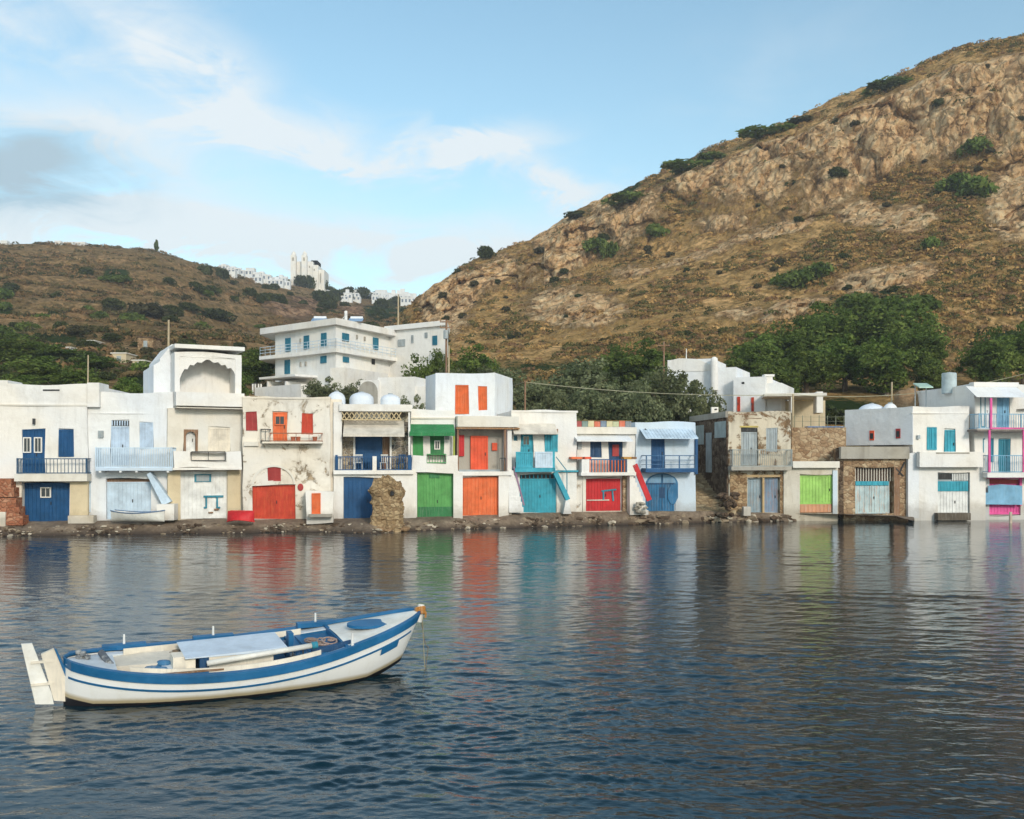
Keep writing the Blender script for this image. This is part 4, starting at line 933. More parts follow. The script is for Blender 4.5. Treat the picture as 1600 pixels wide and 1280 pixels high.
# --- L pale blue house with arch
f = Fac(990, 64.2, 1090, 65)
L_ = House('boat_house', 'very pale blue house with a blue arched garage door and a corrugated pale blue awning', 'house', f, 993, 1087, 659, PALEB(), 8, [(1018, 683, 1039, 733, .12)])
L_.awning(1009, 1091, 671, 685, 1.2, PBLUE2, ridges=16); L_.leaf('door', (1018, 683, 1039, 733), TEAL if 0 else NAVY, .12, planks=5, split=False)
L_.block('balcony_slab', 1009, 1088, 733, 738, 0, 1.0, NAVY); L_.railing(1010, 1087, 712, 733, .95, paint('blue_rail', (40, 90, 130), wear=.2), nb=3, rails=(0, .33, .66, 1), r=.05)
L_.block('corner_board', 1086.8, 1090.5, 686, 741, -.2, .2, NAVY); bar(L_, (1008, 670), (1018, 681), .06, .02, .1, BLACK, 'awning_strut')
m = MB(); cx, cz = f.uz(1034, 756, 0); R = f.U(1059)-cx; zb = f.Z(1034, 800); half = f.U(1053)-cx
m.prism(f, [(cx-R, zb), (cx-R*.0+half*1.0, zb), (cx+half, zb+.6), (cx+R, cz-.9), (cx+R, cz)]+[(cx+R*math.cos(t), cz+R*.62*math.sin(t)) for t in [math.pi*i/16 for i in range(1, 16)]]+[(cx-R, cz)], -.02, .05); dd = m.build('boat_garage_door', paint('arch_blue', (34, 104, 146), wear=.15), L_.t); dd['base'] = tuple(L_.t.location)
m = MB()
for sgn in (-1, 1):
    m.prism(f, [(cx+sgn*.07, cz+.06)]+[(cx+sgn*(.07+(R*.86-.07)*math.sin(t)), cz+.06+R*.5*math.cos(t)) for t in [math.pi/2*i/6 for i in range(7)]][::sgn], .05, .07)
m.build('fanlight', paint('fanlight', (110, 150, 180), wear=.2), dd); m = MB()
for i in range(-5, 6): m.fbox(f, cx+i*.18-.01, cx+i*.18+.01, zb+.1, cz-.02, .05, .065)
m.fbox(f, cx-.02, cx+.02, zb+.1, cz+R*.55, .05, .09); m.fbox(f, cx-R+.02, cx+half, cz-.03, cz+.04, .05, .09); m.fbox(f, cx-.2, cx+.2, zb+.9, zb+1.6, .05, .08); m.build('door_rib', NAVY2, dd)
m = MB(); u, z = f.uz(1052, 773, .2); m.prism(f, [(u+.36*math.cos(t), z+.66*math.sin(t)) for t in [2*math.pi*(i+.5)/8 for i in range(8)]], .06, .12); m.build('open_shutter', paint('arch_blue', (34, 104, 146)), L_.t)
# --- M stone stairs in the alley
f = Fac(1086, 66, 1142, 66)
t = thing('stairway', 'stone stairway climbing the alley between the pale blue house and the old peeling house', 'stairs', P(1105, 798, 66)); t['base'] = tuple(t.location); m = MB()
for i in range(15):
    d = -.45*i; m.fbox(f, f.U(1084, 0), f.U(1150, 0), -.3, .75+.17*i, d-.6, d+.01)
m.build('steps', stone('step_stone', (150, 132, 104), (172, 152, 122), (192, 176, 146), 1.5, mortar=(130, 112, 90)), t)
m = MB(); u0 = f.U(1110); 
m.build('handrail', BLACK, t) if False else None
# --- N old peeling house
f = Fac(1138, 66.4, 1237, 66.8)
Nn = House('old_house', 'old two storey house with badly peeling plaster over brown stone and a grey railed balcony', 'house', f, 1138, 1236, 643, PEEL(), 9, [(1158, 668, 1184, 727, .15), (1197, 668, 1215, 706, .12), (1168, 746, 1218, 802, .3)])
g_ = Fac(1100, 75, 1137, 66.4); q0, q1 = f.pt(f.U(1138)-.05, 0, -9), f.pt(f.U(1138)-.05, 0, -.02); g_.o = q0; g_.u = (q1-q0).normalized(); g_.n = Vector((g_.u.y, -g_.u.x, 0)); SL = (q1-q0).length; m = MB(); ue = SL; ZT = f.Z(1138, 644); m.fbox(g_, 0, ue, -.3, ZT-.35, -.04, .05); m.build('side_wall', DSTONE, Nn.t); m = MB(); m.fbox(g_, 0, ue, ZT-.35, ZT+.06, -.3, .14); m.build('side_cornice', GREYP, Nn.t)
m = MB(); m.fbox(g_, ue*.48, ue*.62, 3.2, 6.0, .05, .12); m.build('side_shutter', GREYW, Nn.t); m = MB(); m.fbox(g_, ue*.1, ue*.4, 5.2, 6.6, .05, .075); m.fbox(g_, ue*.7, ue*.98, 5.6, 6.7, .05, .075); m.build('side_plaster', paint('old_blue_wash', (170, 182, 180), wear=.5, wearc=(110, 95, 80)), Nn.t)
Nn.leaf('door', (1158, 675, 1184, 727), GREYW, .15, planks=6); Nn.block('transom', 1158.5, 1183.5, 668.5, 675, -.1, -.06, DARK()); Nn.leaf('shutter', (1197, 668, 1215, 706), GREYW, .12, planks=6); Nn.block('lintel', 1156, 1185, 665.5, 668, 0, .06, paint('ochre_lintel', (190, 170, 90), wear=.3))
Nn.block('balcony_slab', 1143, 1237, 729, 735, 0, .8, GREYP); Nn.railing(1145, 1237, 703, 729, .75, paint('grey_rail', (150, 160, 160), wear=.5, wearc=(150, 120, 90)), nb=30, posts=2)
Nn.wall('ground_facing', 1140, 1167.5, 738, RUBBLE, .03, ybot=806, d=.06); Nn.wall('ground_facing', 1218.5, 1226, 738, RUBBLE, .03, ybot=806, d=.06); Nn.block('lintel', 1166, 1219, 742, 745.5, 0, .1, paint('ochre_wood', (184, 156, 112), wear=.3))
Nn.leaf('boat_garage_door', (1169, 747, 1193, 802), paint('blue_grey_wood', (142, 162, 172), wear=.5, wearc=(176, 140, 105)), r=.3, planks=5, split=False, label='blue grey worn left leaf'); Nn.leaf('boat_garage_door', (1194, 747, 1217, 802), paint('blue_rust_wood', (120, 142, 164), wear=.75, wearc=(158, 110, 72)), r=.3, planks=5, split=False, label='blue and rust worn right leaf')
Nn.block('door_post', 1191.5, 1194.5, 746, 802, -.2, .0, paint('ochre_wood', (184, 156, 112)))
# weathered lettering, too worn to read
m = MB(); rr = random.Random(4); x = 1147
while x < 1181:
    a = rr.uniform(1.2, 2.4); yo = 646.5+(x-1147)*.03; u0_, z1_ = f.uz(x, yo+rr.uniform(-.8, .2), 0); u1_, z0_ = f.uz(x+a*.8, yo+rr.uniform(.9, 2.2), 0); m.fbox(f, u0_, u1_, z0_, z1_, .015, .035); x += a
u0_, z1_ = f.uz(1165, 653.2, 0); u1_, z0_ = f.uz(1190, 654.2, 0); m.fbox(f, u0_, u1_, z0_, z1_, .015, .03); m.build('worn_lettering', BROWN, Nn.t)
Nn.block('meter_cabinet', 1162, 1173, 792, 806, .5, .9, OFFW())
m = MB(); p = g_.pt(ue*.6, ZT+.06, -.2); m.wbox(p.x-.24, p.x+.24, p.y-.15, p.y+.15, p.z, p.z+.45); m.build('vent_box', WHITE(), Nn.t); m = MB(); m.lathe((p.x+.05, p.y-.17, p.z+.25), [(.0, 0), (.09, .01), (.09, .08), (0, .1)], 10); m.build('vent_hole', DARK(), Nn.t)
m = MB()  # heap of junk beside the stairs
rr = random.Random(8)
for i in range(26):
    x = rr.uniform(1122, 1152); y = rr.uniform(772, 806); q = P(x, y, rr.uniform(64.3, 65.6)); r_ = rr.uniform(.12, .34); m.lathe(q, [(0, -r_*.7), (r_*.8, -r_*.4), (r_, 0), (r_*.75, r_*.5), (0, r_*.7)], 7, sx=rr.uniform(.7, 1.3))
o = m.build('stone_heap', DSTONE, None); tag(o, 'heap of dark stones piled against the corner of the old peeling house', 'stone heap')
# --- O lime garage
f = Fac(1230, 66.6, 1312, 67)
O = House('boat_garage', 'low single storey garage with a lime green door under a thick white roof slab', 'garage', f, 1224, 1309, 730, plaster('flaking_white', (216, 208, 192), amount=.4, streak=.4, peel=.3, stone=(176, 160, 136)), 6, [(1250, 741, 1301, 803, .25)])
garage(O, (1250, 743, 1301, 788), LIME, r=.18, planks=10, split=False); O.leaf('lower_panel', (1250.5, 788, 1300.5, 801), paint('rust_board', (196, 140, 104), wear=.4), r=.12, planks=8, split=False, border=False)
O.block('roof_slab', 1239, 1312, 721, 731, -3, .4, OFFW()); O.block('pilaster', 1301.5, 1308.5, 735, 803, 0, .1, PALEB())
f = Fac(1236, 69, 1322, 69)
t = thing('stone_wall', 'high wall of orange brown rubble above the lime green garage', 'wall', P(1280, 790, 69)); t['base'] = tuple(t.location); m = MB()
m.fbox(f, f.U(1237), f.U(1322), 0, f.Z(1280, 668), -1, 0); m.build('masonry', RUBO, t); m = MB(); m.fbox(f, f.U(1262), f.U(1318), f.Z(1280, 668), f.Z(1280, 666.2), -.8, .05); m.build('coping', paint('blue_coping', (90, 120, 160), wear=.4), t)
m = MB()
for i in range(7): u = f.U(1243+i*13); m.tube(f.pt(u, f.Z(1280, 668), -.3), f.pt(u, f.Z(1280, 649), -.3), .025, n=5)
for zz in (651, 658): m.path([f.pt(f.U(1240), f.Z(1240, zz), -.3), f.pt(f.U(1280), f.Z(1280, zz+.6), -.3), f.pt(f.U(1322), f.Z(1322, zz), -.3)], .012, 4)
o = m.build('wire_fence', paint('fence_wire', (120, 124, 100), wear=.3), None); tag(o, 'thin wire fence on posts above the orange rubble wall', 'fence')
# --- P stone house with pale side
f = Fac(1310, 67.1, 1418, 67.3)
Pp = House('stone_house', 'orange stone boat house with barred opening and rust stained door below a pale upper block', 'house', f, 1318, 1419, 700, RUBO, 8, [(1337, 730, 1396, 803, .5)])
Pp.block('ledge', 1314, 1421, 698, 717, -.1, .35, GREYP); Pp.block('pilaster', 1309.5, 1318, 700, 806, -.5, .0, DSTONE); Pp.block('pilaster', 1397, 1406, 730, 806, 0, .06, BROWN)
Pp.leaf('boat_garage_door', (1337, 752, 1392, 803), paint('stained_pale', (176, 196, 198), wear=.85, wearc=(206, 150, 112)), r=.3, planks=7, split=True, label='pale door with rust stains and turquoise top'); Pp.leaf('door_top', (1338, 752, 1391, 759), TURQ, r=.22, planks=6, split=False, border=False)
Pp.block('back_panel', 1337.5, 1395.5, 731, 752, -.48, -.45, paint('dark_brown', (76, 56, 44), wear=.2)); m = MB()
for i in range(14): u, z0_ = f.uz(1339+i*4.2, 752, 0); z1_ = f.Z(1340, 731); m.fbox(f, u-.025, u+.025, z0_, z1_, -.3, -.26)
m.build('grille_bar', CLOTHC, Pp.t); bar(Pp, (1404, 742), (1414, 722), .1, .02, .08, DARK(), 'old_bracket'); bar(Pp, (1400, 732), (1412, 744), .07, .02, .08, DARK(), 'old_bracket')
g2 = Fac(1320, 72, 1424, 67.6); m = MB(); u1 = g2.U(1426); m.fbox(g2, 0, u1, g2.Z(1424, 695), g2.Z(1424, 636), -5, 0); m.build('upper_wall', WHITEB(), Pp.t)
m = MB(); a, z1 = g2.uz(1320, 652); m.fbox(g2, -.0, 1.0, z1, z1+.0, -1, 0) if False else None
for (x0, y0, x1, y1, mt) in ((1359, 673, 1366, 688, ORED), (1400, 670, 1407, 685, MAROON)):
    m = MB(); a, zt = g2.uz(x0, y0); b, zb = g2.uz(x1, y1); m.fbox(g2, a, b, zb, zt, 0, .04); ww = m.build('window', mt, Pp.t); ww['base'] = tuple(Pp.t.location); m = MB(); m.fbox(g2, a+.05, b-.05, zb+.1, zb+.5, .04, .05); m.build('pane', glass(), ww)
def tank(label, px, py0, py1, w, Y, dome=True, mat=None, horizontal=False):
    z0, z1 = zof(py1, Y), zof(py0, Y); r = w/F*Y/2; c = P(px, py1, Y); t = thing('water_tank', label, 'water tank', (c.x, c.y, z0)); t['base'] = tuple(t.location); m = MB(); h = z1-z0
    pr = [(r, -.6), (r, h*.45)]+[(r*math.cos(a), h*.45+h*.55*math.sin(a)) for a in [math.pi/2*i/6 for i in range(1, 7)]] if dome else [(r, -.6), (r, h*.93), (r*.9, h), (0, h)]
    m.lathe((c.x, c.y, z0), pr, 24); m.build('tank_body', mat or plaster('tank_white', (226, 232, 238), amount=.2), t, smooth=dome); m = MB(); m.lathe((c.x, c.y, z1-.03), [(.16, 0), (.16, .08), (.0, .1)], 12); m.build('lid', GREYW, t); return t
tank('rounded pale tank on the block with two small red windows, the left one', 1362, 631, 655, 42, 71.5); tank('white drum tank on the block with two small red windows, right of the rounded one', 1391, 630, 652, 22, 70.5, mat=WHITEB())
# --- Q white house standing in the water
f = Fac(1417, 67, 1545, 67.3)
Q = House('boat_house', 'bright white house standing in the water with turquoise shutters and a turquoise banded garage', 'house', f, 1429, 1540, 707, WHITE(), 8, [(1465, 738, 1516, 803, .3)], zbot=-.6)
Q.wall('upper_wall', 1426, 1514, 635, WHITE(), 7, [(1448, 668, 1463, 704, .08), (1475, 669, 1493, 716, .1)], ybot=708, d=-.5); Q.block('cornice', 1425, 1514, 645, 646.6, -.6, -.44, WHITE())
Q.leaf('shutter', (1448, 668, 1463, 703), TURQ, d=-.56, planks=4); Q.leaf('door', (1475, 672, 1493, 716), TURQ, d=-.58, planks=4, split=False); Q.block('wall_lamp', 1434, 1438, 680, 686, -.5, -.35, GREYW)
Q.block('balcony_parapet', 1437, 1536, 706, 730, .1, .55, WHITE()); Q.block('side_buttress', 1419, 1436, 708, 810, -3, .0, WHITEB()); Q.block('coping', 1463, 1515, 707, 709, .1, .58, GREYP)
Q.block('back_panel', 1465.5, 1515.5, 739, 752, -.25, -.2, GREYW); m = MB()
for i in range(10): u, z0_ = f.uz(1490+i*2.6, 751, 0); m.fbox(f, u-.03, u+.03, z0_, f.Z(1490, 740), -.2, -.12)
m.build('grille_bar', WOODW, Q.t); Q.block('vent', 1467, 1487, 740, 749, -.2, -.14, DARK()); garage(Q, (1465.5, 768, 1515.5, 802), WOODW, r=.2, planks=10, border=False); Q.leaf('door_band', (1466, 752, 1515, 768), TURQ, r=.16, planks=10, split=False, border=False)
Q.block('slipway', 1466, 1517, 802, 813, -.2, .5, paint('wet_wood', (84, 74, 60), wear=.2)); 
# --- R pink posted house
f = Fac(1524, 67.8, 1640, 68.4)
R_ = House('balcony_house', 'tall white house at the right edge with pink posts and two balconies', 'house', f, 1523, 1690, 600, WHITE(), 9, [(1532, 614, 1547, 668, .1), (1558, 618, 1577, 668, .1), (1536, 685, 1553, 722, .1), (1560, 686, 1579, 738, .1), (1587, 640, 1640, 668, .4), (1545, 748, 1595, 806, .2)], zbot=-.6)
R_.block('parapet', 1522, 1592, 597, 605, -.5, .1, WHITE()); R_.awning(1526, 1606, 604, 620, 1.3, WHITEB())
for rct in ((1532, 614, 1547, 668), (1558, 618, 1577, 668)): R_.leaf('door', rct, SKYB if rct[0] > 1550 else TEAL, .1, planks=4)
R_.leaf('shutter', (1536, 685, 1553, 722), TEAL, .1, planks=4); R_.leaf('door', (1560, 686, 1579, 738), TEAL, .1, planks=4)
for y in (671, 739): R_.block('balcony_slab', 1527 if y == 671 else 1543, 1690, y, y+(3.5 if y == 671 else 7), 0, 1.2, WHITE() if y > 700 else paint('grey_edge', (120, 110, 104)))
R_.railing(1530, 1660, 647, 670, 1.15, SKYB, nb=34, posts=3); R_.railing(1544, 1660, 712, 738, 1.15, SKYB, nb=34, posts=3)
for a, b, c, d_ in ((1547.5, 1550.5, 622, 671), (1545, 1548, 672, 738), (1598.5, 1601.5, 672, 738)): R_.block('post', a, b, c, d_, 1.21, 1.3, PINK)
R_.block('pink_beam', 1547.5, 1690, 668, 671, 1.21, 1.29, PINK); R_.block('pink_beam', 1544, 1600, 745, 748, 0, .2, PINK); R_.block('pink_post', 1593.5, 1597, 748, 790, 0, .15, PINK)
R_.leaf('boat_garage_door', (1545, 748, 1595, 804), PINK, r=.15, planks=10, split=False, label='bright pink garage door half hidden by a blue board'); R_.block('grille', 1546, 1593, 749, 756, -.1, -.05, MAROON)
m = MB(); a, zt = f.uz(1545, 757, .5); b, zb = f.uz(1597, 789, .5); c = f.U(1537, .5); z1_ = f.Z(1540, 770, .5)
m.prism(f, [(c, zb+.05), (b+.05, zb), (b+.05, zt-.1), (a+.9, zt), (a, zt-.1), (a, z1_), (c, z1_)], .35, .45); m.build('blue_board', SKYB, R_.t)
g3 = Fac(1445, 76, 1523.5, 67.85); m = MB(); m.fbox(g3, 0, g3.U(1523), -.2, g3.Z(1523, 599), -1, 0); m.build('side_wall', WHITEB(), R_.t)
tank('pale metal box tank on the roof of the house with pink posts', 1483, 583, 602, 22, 71, dome=False, mat=paint('galvanised', (176, 190, 192), wear=.2))
t = thing('solar_heater', 'pale green sloping roof panel left of the metal tank', 'solar panel', P(1442, 608, 72)); t['base'] = tuple(t.location); m = MB(); c = P(1442, 604, 72)
m.box8([c+Vector((-.5, -.6, -.15)), c+Vector((.5, -.6, -.15)), c+Vector((.5, .5, .2)), c+Vector((-.5, .5, .2)), c+Vector((-.5, -.6, -.07)), c+Vector((.5, -.6, -.07)), c+Vector((.5, .5, .28)), c+Vector((-.5, .5, .28))]); m.build('panel', paint('pale_green', (176, 206, 190)), t); m = MB()
for s_ in (-.4, .4): m.tube(c+Vector((s_, .4, -1.6)), c+Vector((s_, .4, .2)), .03)
m.build('leg', GREYW, t)
m = MB(); c = P(1579, 802, 64.5); z0_ = -.8; m.tube((c.x, c.y, z0_), (c.x, c.y, zof(800, 64.5)), .11, .09, 8); o = m.build('mooring_post', paint('pale_post', (206, 186, 166), wear=.3), None); tag(o, 'pale wooden mooring post standing in the water before the pink garage door', 'post')
for px, a, b, w, Y in ((526, 612, 634, 27, 66), (565, 613, 634, 38, 68), (610, 616, 633, 31, 65)):
    tank({526: 'pale blue domed tank left of the other two, beside the cream roof edge', 565: 'wide pale blue domed tank in the middle above the canvas awning', 610: 'pale round domed tank nearest to the white roof block'}[px], px, a, b, w, Y)
# ------------------------------------------------------------------ houses behind
def simple_box(t, name, f, x0, x1, y0, y1, d, mat, d1=0, zb=None):
    m = MB(); a, zt = f.uz(x0, y0, d1); b, z = f.uz(x1, y1, d1); m.fbox(f, a, b, z if zb is None else zb, zt, -d, d1); return m.build(name, mat, t)
# hotel: two wings meeting at a corner that points at the viewer, and a right block
fa = Fac(430, 102, 525, 95); fb = Fac(525, 95, 612, 104.5); fc = Fac(605, 104.3, 700, 99.6)
t = thing('hotel', 'three storey white hotel with teal shutters on the slope behind the left houses', 'hotel', P(525, 610, 97)); t['base'] = tuple(t.location)
W2 = plaster('hotel_white', (244, 240, 232), amount=.2, streak=.2)
zt = fa.Z(525, 508); zm = fa.Z(525, 546)
m = MB(); ua, ub, uc = fa.U(524.6), fb.U(612), fc.U(700)
A0 = fa.pt(0, 0); A1 = fa.pt(ua, 0); B1 = fb.pt(ub, 0); back = Vector((-2, 11, 0))
foot = [A0, A1, B1, B1+back, A1+Vector((-3, 16, 0)), A0+Vector((-1, 10, 0))]
m.add([v+Vector((0, 0, 6)) for v in foot]+[v+Vector((0, 0, zt)) for v in foot], [[i, (i+1) % 6, (i+1) % 6+6, i+6] for i in range(6)]+[[6, 7, 8, 9, 10, 11]])
m.build('wall', W2, t)
def slab(name, z0, z1, e, mat):
    m = MB(); e0 = [A0+fa.n*e-fa.u*1.4, A1+(fa.n+fb.n)*e*.6, B1+fb.n*e, B1+back, A1+Vector((-3, 16, 0)), A0+Vector((-1.5, 10, 0))]
    m.add([v+Vector((0, 0, z0)) for v in e0]+[v+Vector((0, 0, z1)) for v in e0], [[i, (i+1) % 6, (i+1) % 6+6, i+6] for i in range(6)]+[[6, 7, 8, 9, 10, 11], [5, 4, 3, 2, 1, 0]]); m.build(name, mat, t)
slab('roof_slab', zt, zt+.62, .9, WHITE()); slab('balcony_slab', zm-.3, zm+.05, 1.0, W2); 
m = MB(); zr = zm+.95; pts = [A0+fa.n*.95-fa.u*1.3, A1+(fa.n+fb.n)*.57, B1+fb.n*.95]
for z in (zm+.35, zm+.65, zr): m.path([p+Vector((0, 0, z)) for p in pts], .03, 4)
for a, b in ((pts[0], pts[1]), (pts[1], pts[2])):
    for i in range(15): q = a.lerp(b, i/14); m.tube(q+Vector((0, 0, zm)), q+Vector((0, 0, zr)), .02, n=4)
m.build('railing', PBLUE2, t)
HT = paint('hotel_teal', (28, 112, 136), wear=.1)
class _H: pass
hh = _H(); hh.t = t
def hleaf(f_, rect, mat=HT, name='shutter'):
    hh.f = f_; return House.leaf(hh, name, rect, mat, d=.03, planks=4, split=True, thick=.02)
for r_ in ((446, 529, 454, 549), (475, 525, 483, 545), (502, 521, 510, 541), (445, 563, 453, 584), (501, 557, 510, 567)): hleaf(fa, r_)
for r_ in ((535, 520, 545, 534), (583, 527, 591, 547), (536, 557, 545, 567)): hleaf(fb, r_)
simple_box(t, 'recess_shade', fb, 581, 586, 553, 570, 0, DARK(), .03); simple_box(t, 'terrace', fb, 538, 606, 574, 630, 0, WHITE(), 1.6)  # dark panel on the flat wall paints the shade of a door recess
for x, y in ((468, 529), (558, 523), (570, 526), (468, 566), (476, 565)): simple_box(t, 'wall_lamp', fa if x < 525 else fb, x, x+1.5, y, y+7, 0, GREYP, .12)
c0, c1 = fc.pt(0, 0), fc.pt(uc, 0)
def wing(name, z0, z1, e, mat):
    m = MB(); q = [c0+fc.n*e-fc.u*e*.3, c1+fc.n*e+fc.u*e*.4, c1+Vector((-.6+e, 7, 0)), c0+Vector((-1.2, 9, 0))]
    m.add([v+Vector((0, 0, z0)) for v in q]+[v+Vector((0, 0, z1)) for v in q], [[0, 1, 5, 4], [1, 2, 6, 5], [2, 3, 7, 6], [3, 0, 4, 7], [4, 5, 6, 7], [3, 2, 1, 0]]); m.build(name, mat, t)
wing('right_wing', 6, fc.Z(605, 518), 0, W2)
wing('roof_slab', fc.Z(605, 518)+.002, fc.Z(605, 518)+.5, .35, WHITE())
for r_ in ((676, 525, 683, 539),): hleaf(fc, r_)
hleaf(fc, (622, 531, 633, 541), GREYW, 'window'); hleaf(fc, (643, 524, 646, 536), GREYW, 'window'); hleaf(fc, (664, 520, 668, 528), GREYW, 'window')
# lower veranda
m = MB(); zv = fa.Z(430, 592, 2); m.fbox(fa, fa.U(413, 2), fa.U(469, 2), zv, zv+.2, 0, 2.6); m.build('veranda_roof', WHITE(), t)
for x in (417, 445): simple_box(t, 'post', fa, x, x+2, 596, 616, 0, WHITE(), 2.4)
for x in (424, 433, 448, 458): simple_box(t, 'glass_door', fa, x, x+7, 597, 611, 0, paint('teal_glass', (40, 90, 110), wear=.1), .05)
m = MB()
for x in (395, 399, 404, 408): u, z0_ = fa.uz(x, 613, 2.5); m.tube(fa.pt(u, z0_-1, 2.5), fa.pt(u, fa.Z(x, 600, 2.5), 2.5), .09, n=6)
simple_box(t, 'terrace_parapet', fa, 398, 470, 606, 625, 0, WHITE(), 3.0); m.build('bollard', WHITE(), t)
for i, x in enumerate((517, 539)):
    c = fa.pt(fa.U(x) if x < 525 else fa.U(525)+.9*1, zt+.62, -3) if x < 525 else fb.pt(fb.U(x), zt+.62, -3); s = thing('solar_water_heater', ['blue solar panel on the hotel roof, left of the two', 'blue solar panel on the hotel roof, right of the two'][i], 'solar panel', c); s['base'] = tuple(c); m = MB()
    m.box8([c+Vector((-.7, -.4, .05)), c+Vector((.7, -.4, .05)), c+Vector((.7, .5, .42)), c+Vector((-.7, .5, .42)), c+Vector((-.7, -.4, .11)), c+Vector((.7, -.4, .11)), c+Vector((.7, .5, .48)), c+Vector((-.7, .5, .48))]); m.build('panel', paint('solar_blue', (130, 160, 190), wear=.1, rough=.3), s); m = MB(); m.tube(c+Vector((-.6, .6, .5)), c+Vector((.6, .6, .5)), .18, n=12); m.build('boiler', WHITEB(), s)
c = fb.pt(fb.U(567), zt+.6, -2); m = MB(); m.tube(c, c+Vector((0, 0, 1.5)), .16, n=6); m.path([c+Vector((-.9, 0, 0)), c+Vector((-.1, 0, 1.0))], .03, 4); o = m.build('chimney', WOODW, None); tag(o, 'thin white mast standing on the hotel roof', 'mast')
# white stepped blocks to the right of the hotel
fd = Fac(545, 84, 668, 82)
t = thing('terrace_house', 'low white building with an arched porch between the hotel and the roof tanks', 'house', P(610, 640, 83)); t['base'] = tuple(t.location)
for nm, x0, x1, y0, d1, dp in (('wall', 590, 648, 590, 0, 5), ('side_wall', 648.2, 672, 604, -.2, 4.6), ('porch', 563, 591, 594, .3, 4.5)): simple_box(t, nm, fd, x0, x1, y0, 650, dp, WHITE(), d1, zb=2)
m = MB(); u, z0_ = fd.uz(575, 612, .33); rw = fd.U(590, .33)-u; m.prism(fd, [(u-rw, z0_-1), (u+rw, z0_-1)]+[(u+rw*math.cos(a), z0_+rw*1.0*math.sin(a)) for a in [math.pi*i/10 for i in range(11)]], .3, .34); m.build('arch_shade', GREYP, t)  # solid grey arch panel; the porch shadow is put into its colour
# stepped white house right
fe = Fac(1043, 88, 1222, 84)
t = thing('stepped_house', 'white stepped house with two chimneys and red doors above the old peeling house', 'house', P(1130, 645, 86)); t['base'] = tuple(t.location)
for nm, x0, x1, y0, d1, dp, y2 in (('wall', 1043, 1112, 563, 0, 6, None), ('wall', 1111, 1150, 575, .4, 6, None), ('lower_wall', 1146, 1196, 590, 1.5, 6, None), ('lower_wall', 1195.5, 1221, 599, 1.2, 6, None)): simple_box(t, nm, fe, x0, x1, y0, 660, dp, WHITEB(), d1, zb=4)
m = MB(); u0_, z0_ = fe.uz(1043, 564, .05); m.prism(fe, [(u0_, z0_-1), (fe.U(1112), z0_-1), (fe.U(1112), fe.Z(1112, 570)), (fe.U(1088), fe.Z(1088, 561)), (fe.U(1062), fe.Z(1062, 560)), (u0_, z0_)], -6, .05); m.build('sloped_parapet', WHITE(), t)
m = MB(); c = fe.pt(fe.U(1116, .6), fe.Z(1116, 592, .6), .6); m.lathe(c, [(.32, -1), (.32, 1.5), (.28, 1.75), (.12, 1.88), (0, 1.9)], 16); m.build('chimney', WHITE(), t, smooth=True)
m = MB(); c = fe.pt(fe.U(1198.5, 1), fe.Z(1198, 603, 1), .4); m.wbox(c.x-.3, c.x+.3, c.y-.3, c.y+.3, c.z-.5, c.z+.8); m.wbox(c.x-.42, c.x+.42, c.y-.42, c.y+.42, c.z+.8, c.z+.98); m.build('chimney', WHITE(), t)
hh.t = t
for f_, r_, dd in ((fe, (1152, 620, 1156.5, 643), 1.5), (fe, (1174, 621, 1178, 643), 1.5)): hh.f = f_; House.leaf(hh, 'door', r_, RUST, d=dd+.04, planks=2, split=False, thick=.02)
simple_box(t, 'vent', fe, 1159, 1163, 597, 600, 0, DARK(), 1.53)
fg = Fac(1190, 82, 1300, 81)
t = thing('shelter', 'flat roofed open shelter with white posts right of the stepped white house', 'shelter', P(1250, 640, 82)); t['base'] = tuple(t.location)
m = MB(); a, z1 = fg.uz(1194, 615, 2); b = fg.U(1292, 2); m.fbox(fg, a, b, z1-.22, z1, -4, 2); m.build('roof', OFFW(), t)
for x, w in ((1236, 2.6), (1276, 10)): simple_box(t, 'post', fg, x, x+w, 612 if w > 5 else 616, 645, 0 if w < 5 else .4, WHITE(), 1.9)
m = MB(); m.fbox(fg, fg.U(1200, -3), fg.U(1290, -3), 5, fg.Z(1250, 626, -3), -3.5, -3.2); m.build('back_wall', BEIGE(), t)
# boulder behind P
def boulder(name, c, r, sq, mat, seed, label, cat, sub=4, amp=.25):
    bm_v = []; import bmesh
    bm = bmesh.new(); bmesh.ops.create_icosphere(bm, subdivisions=sub, radius=1); vs = np.array([v.co[:] for v in bm.verts])
    n = fbm(vs[:, 0]*1.6+seed, vs[:, 1]*1.6, vs[:, 2]*1.6, 4, seed, .55); n2 = fbm(vs[:, 0]*5+seed, vs[:, 1]*5, vs[:, 2]*5, 3, seed, .5, True)
    vs = vs*(1+amp*n+amp*.35*n2)[:, None]*np.array([r*sq[0], r*sq[1], r*sq[2]]); 
    for v, q in zip(bm.verts, vs): v.co = q
    me = bpy.data.meshes.new(name); bm.to_mesh(me); bm.free(); me.materials.append(mat); o = bpy.data.objects.new(name, me); COL.objects.link(o); o.location = c
    me.polygons.foreach_set('use_smooth', [True]*len(me.polygons)); tag(o, label, cat); return o
ROCKM = stone('plain_rock', (150, 122, 92), (172, 142, 108), (186, 158, 124), .6, mortar=(150, 124, 96))
boulder('boulder', P(1422, 632, 76), 1.2, (1.0, .8, .95), ROCKM, 5, 'big brown boulder behind the pale block left of the house with pink posts', 'boulder')
o = None
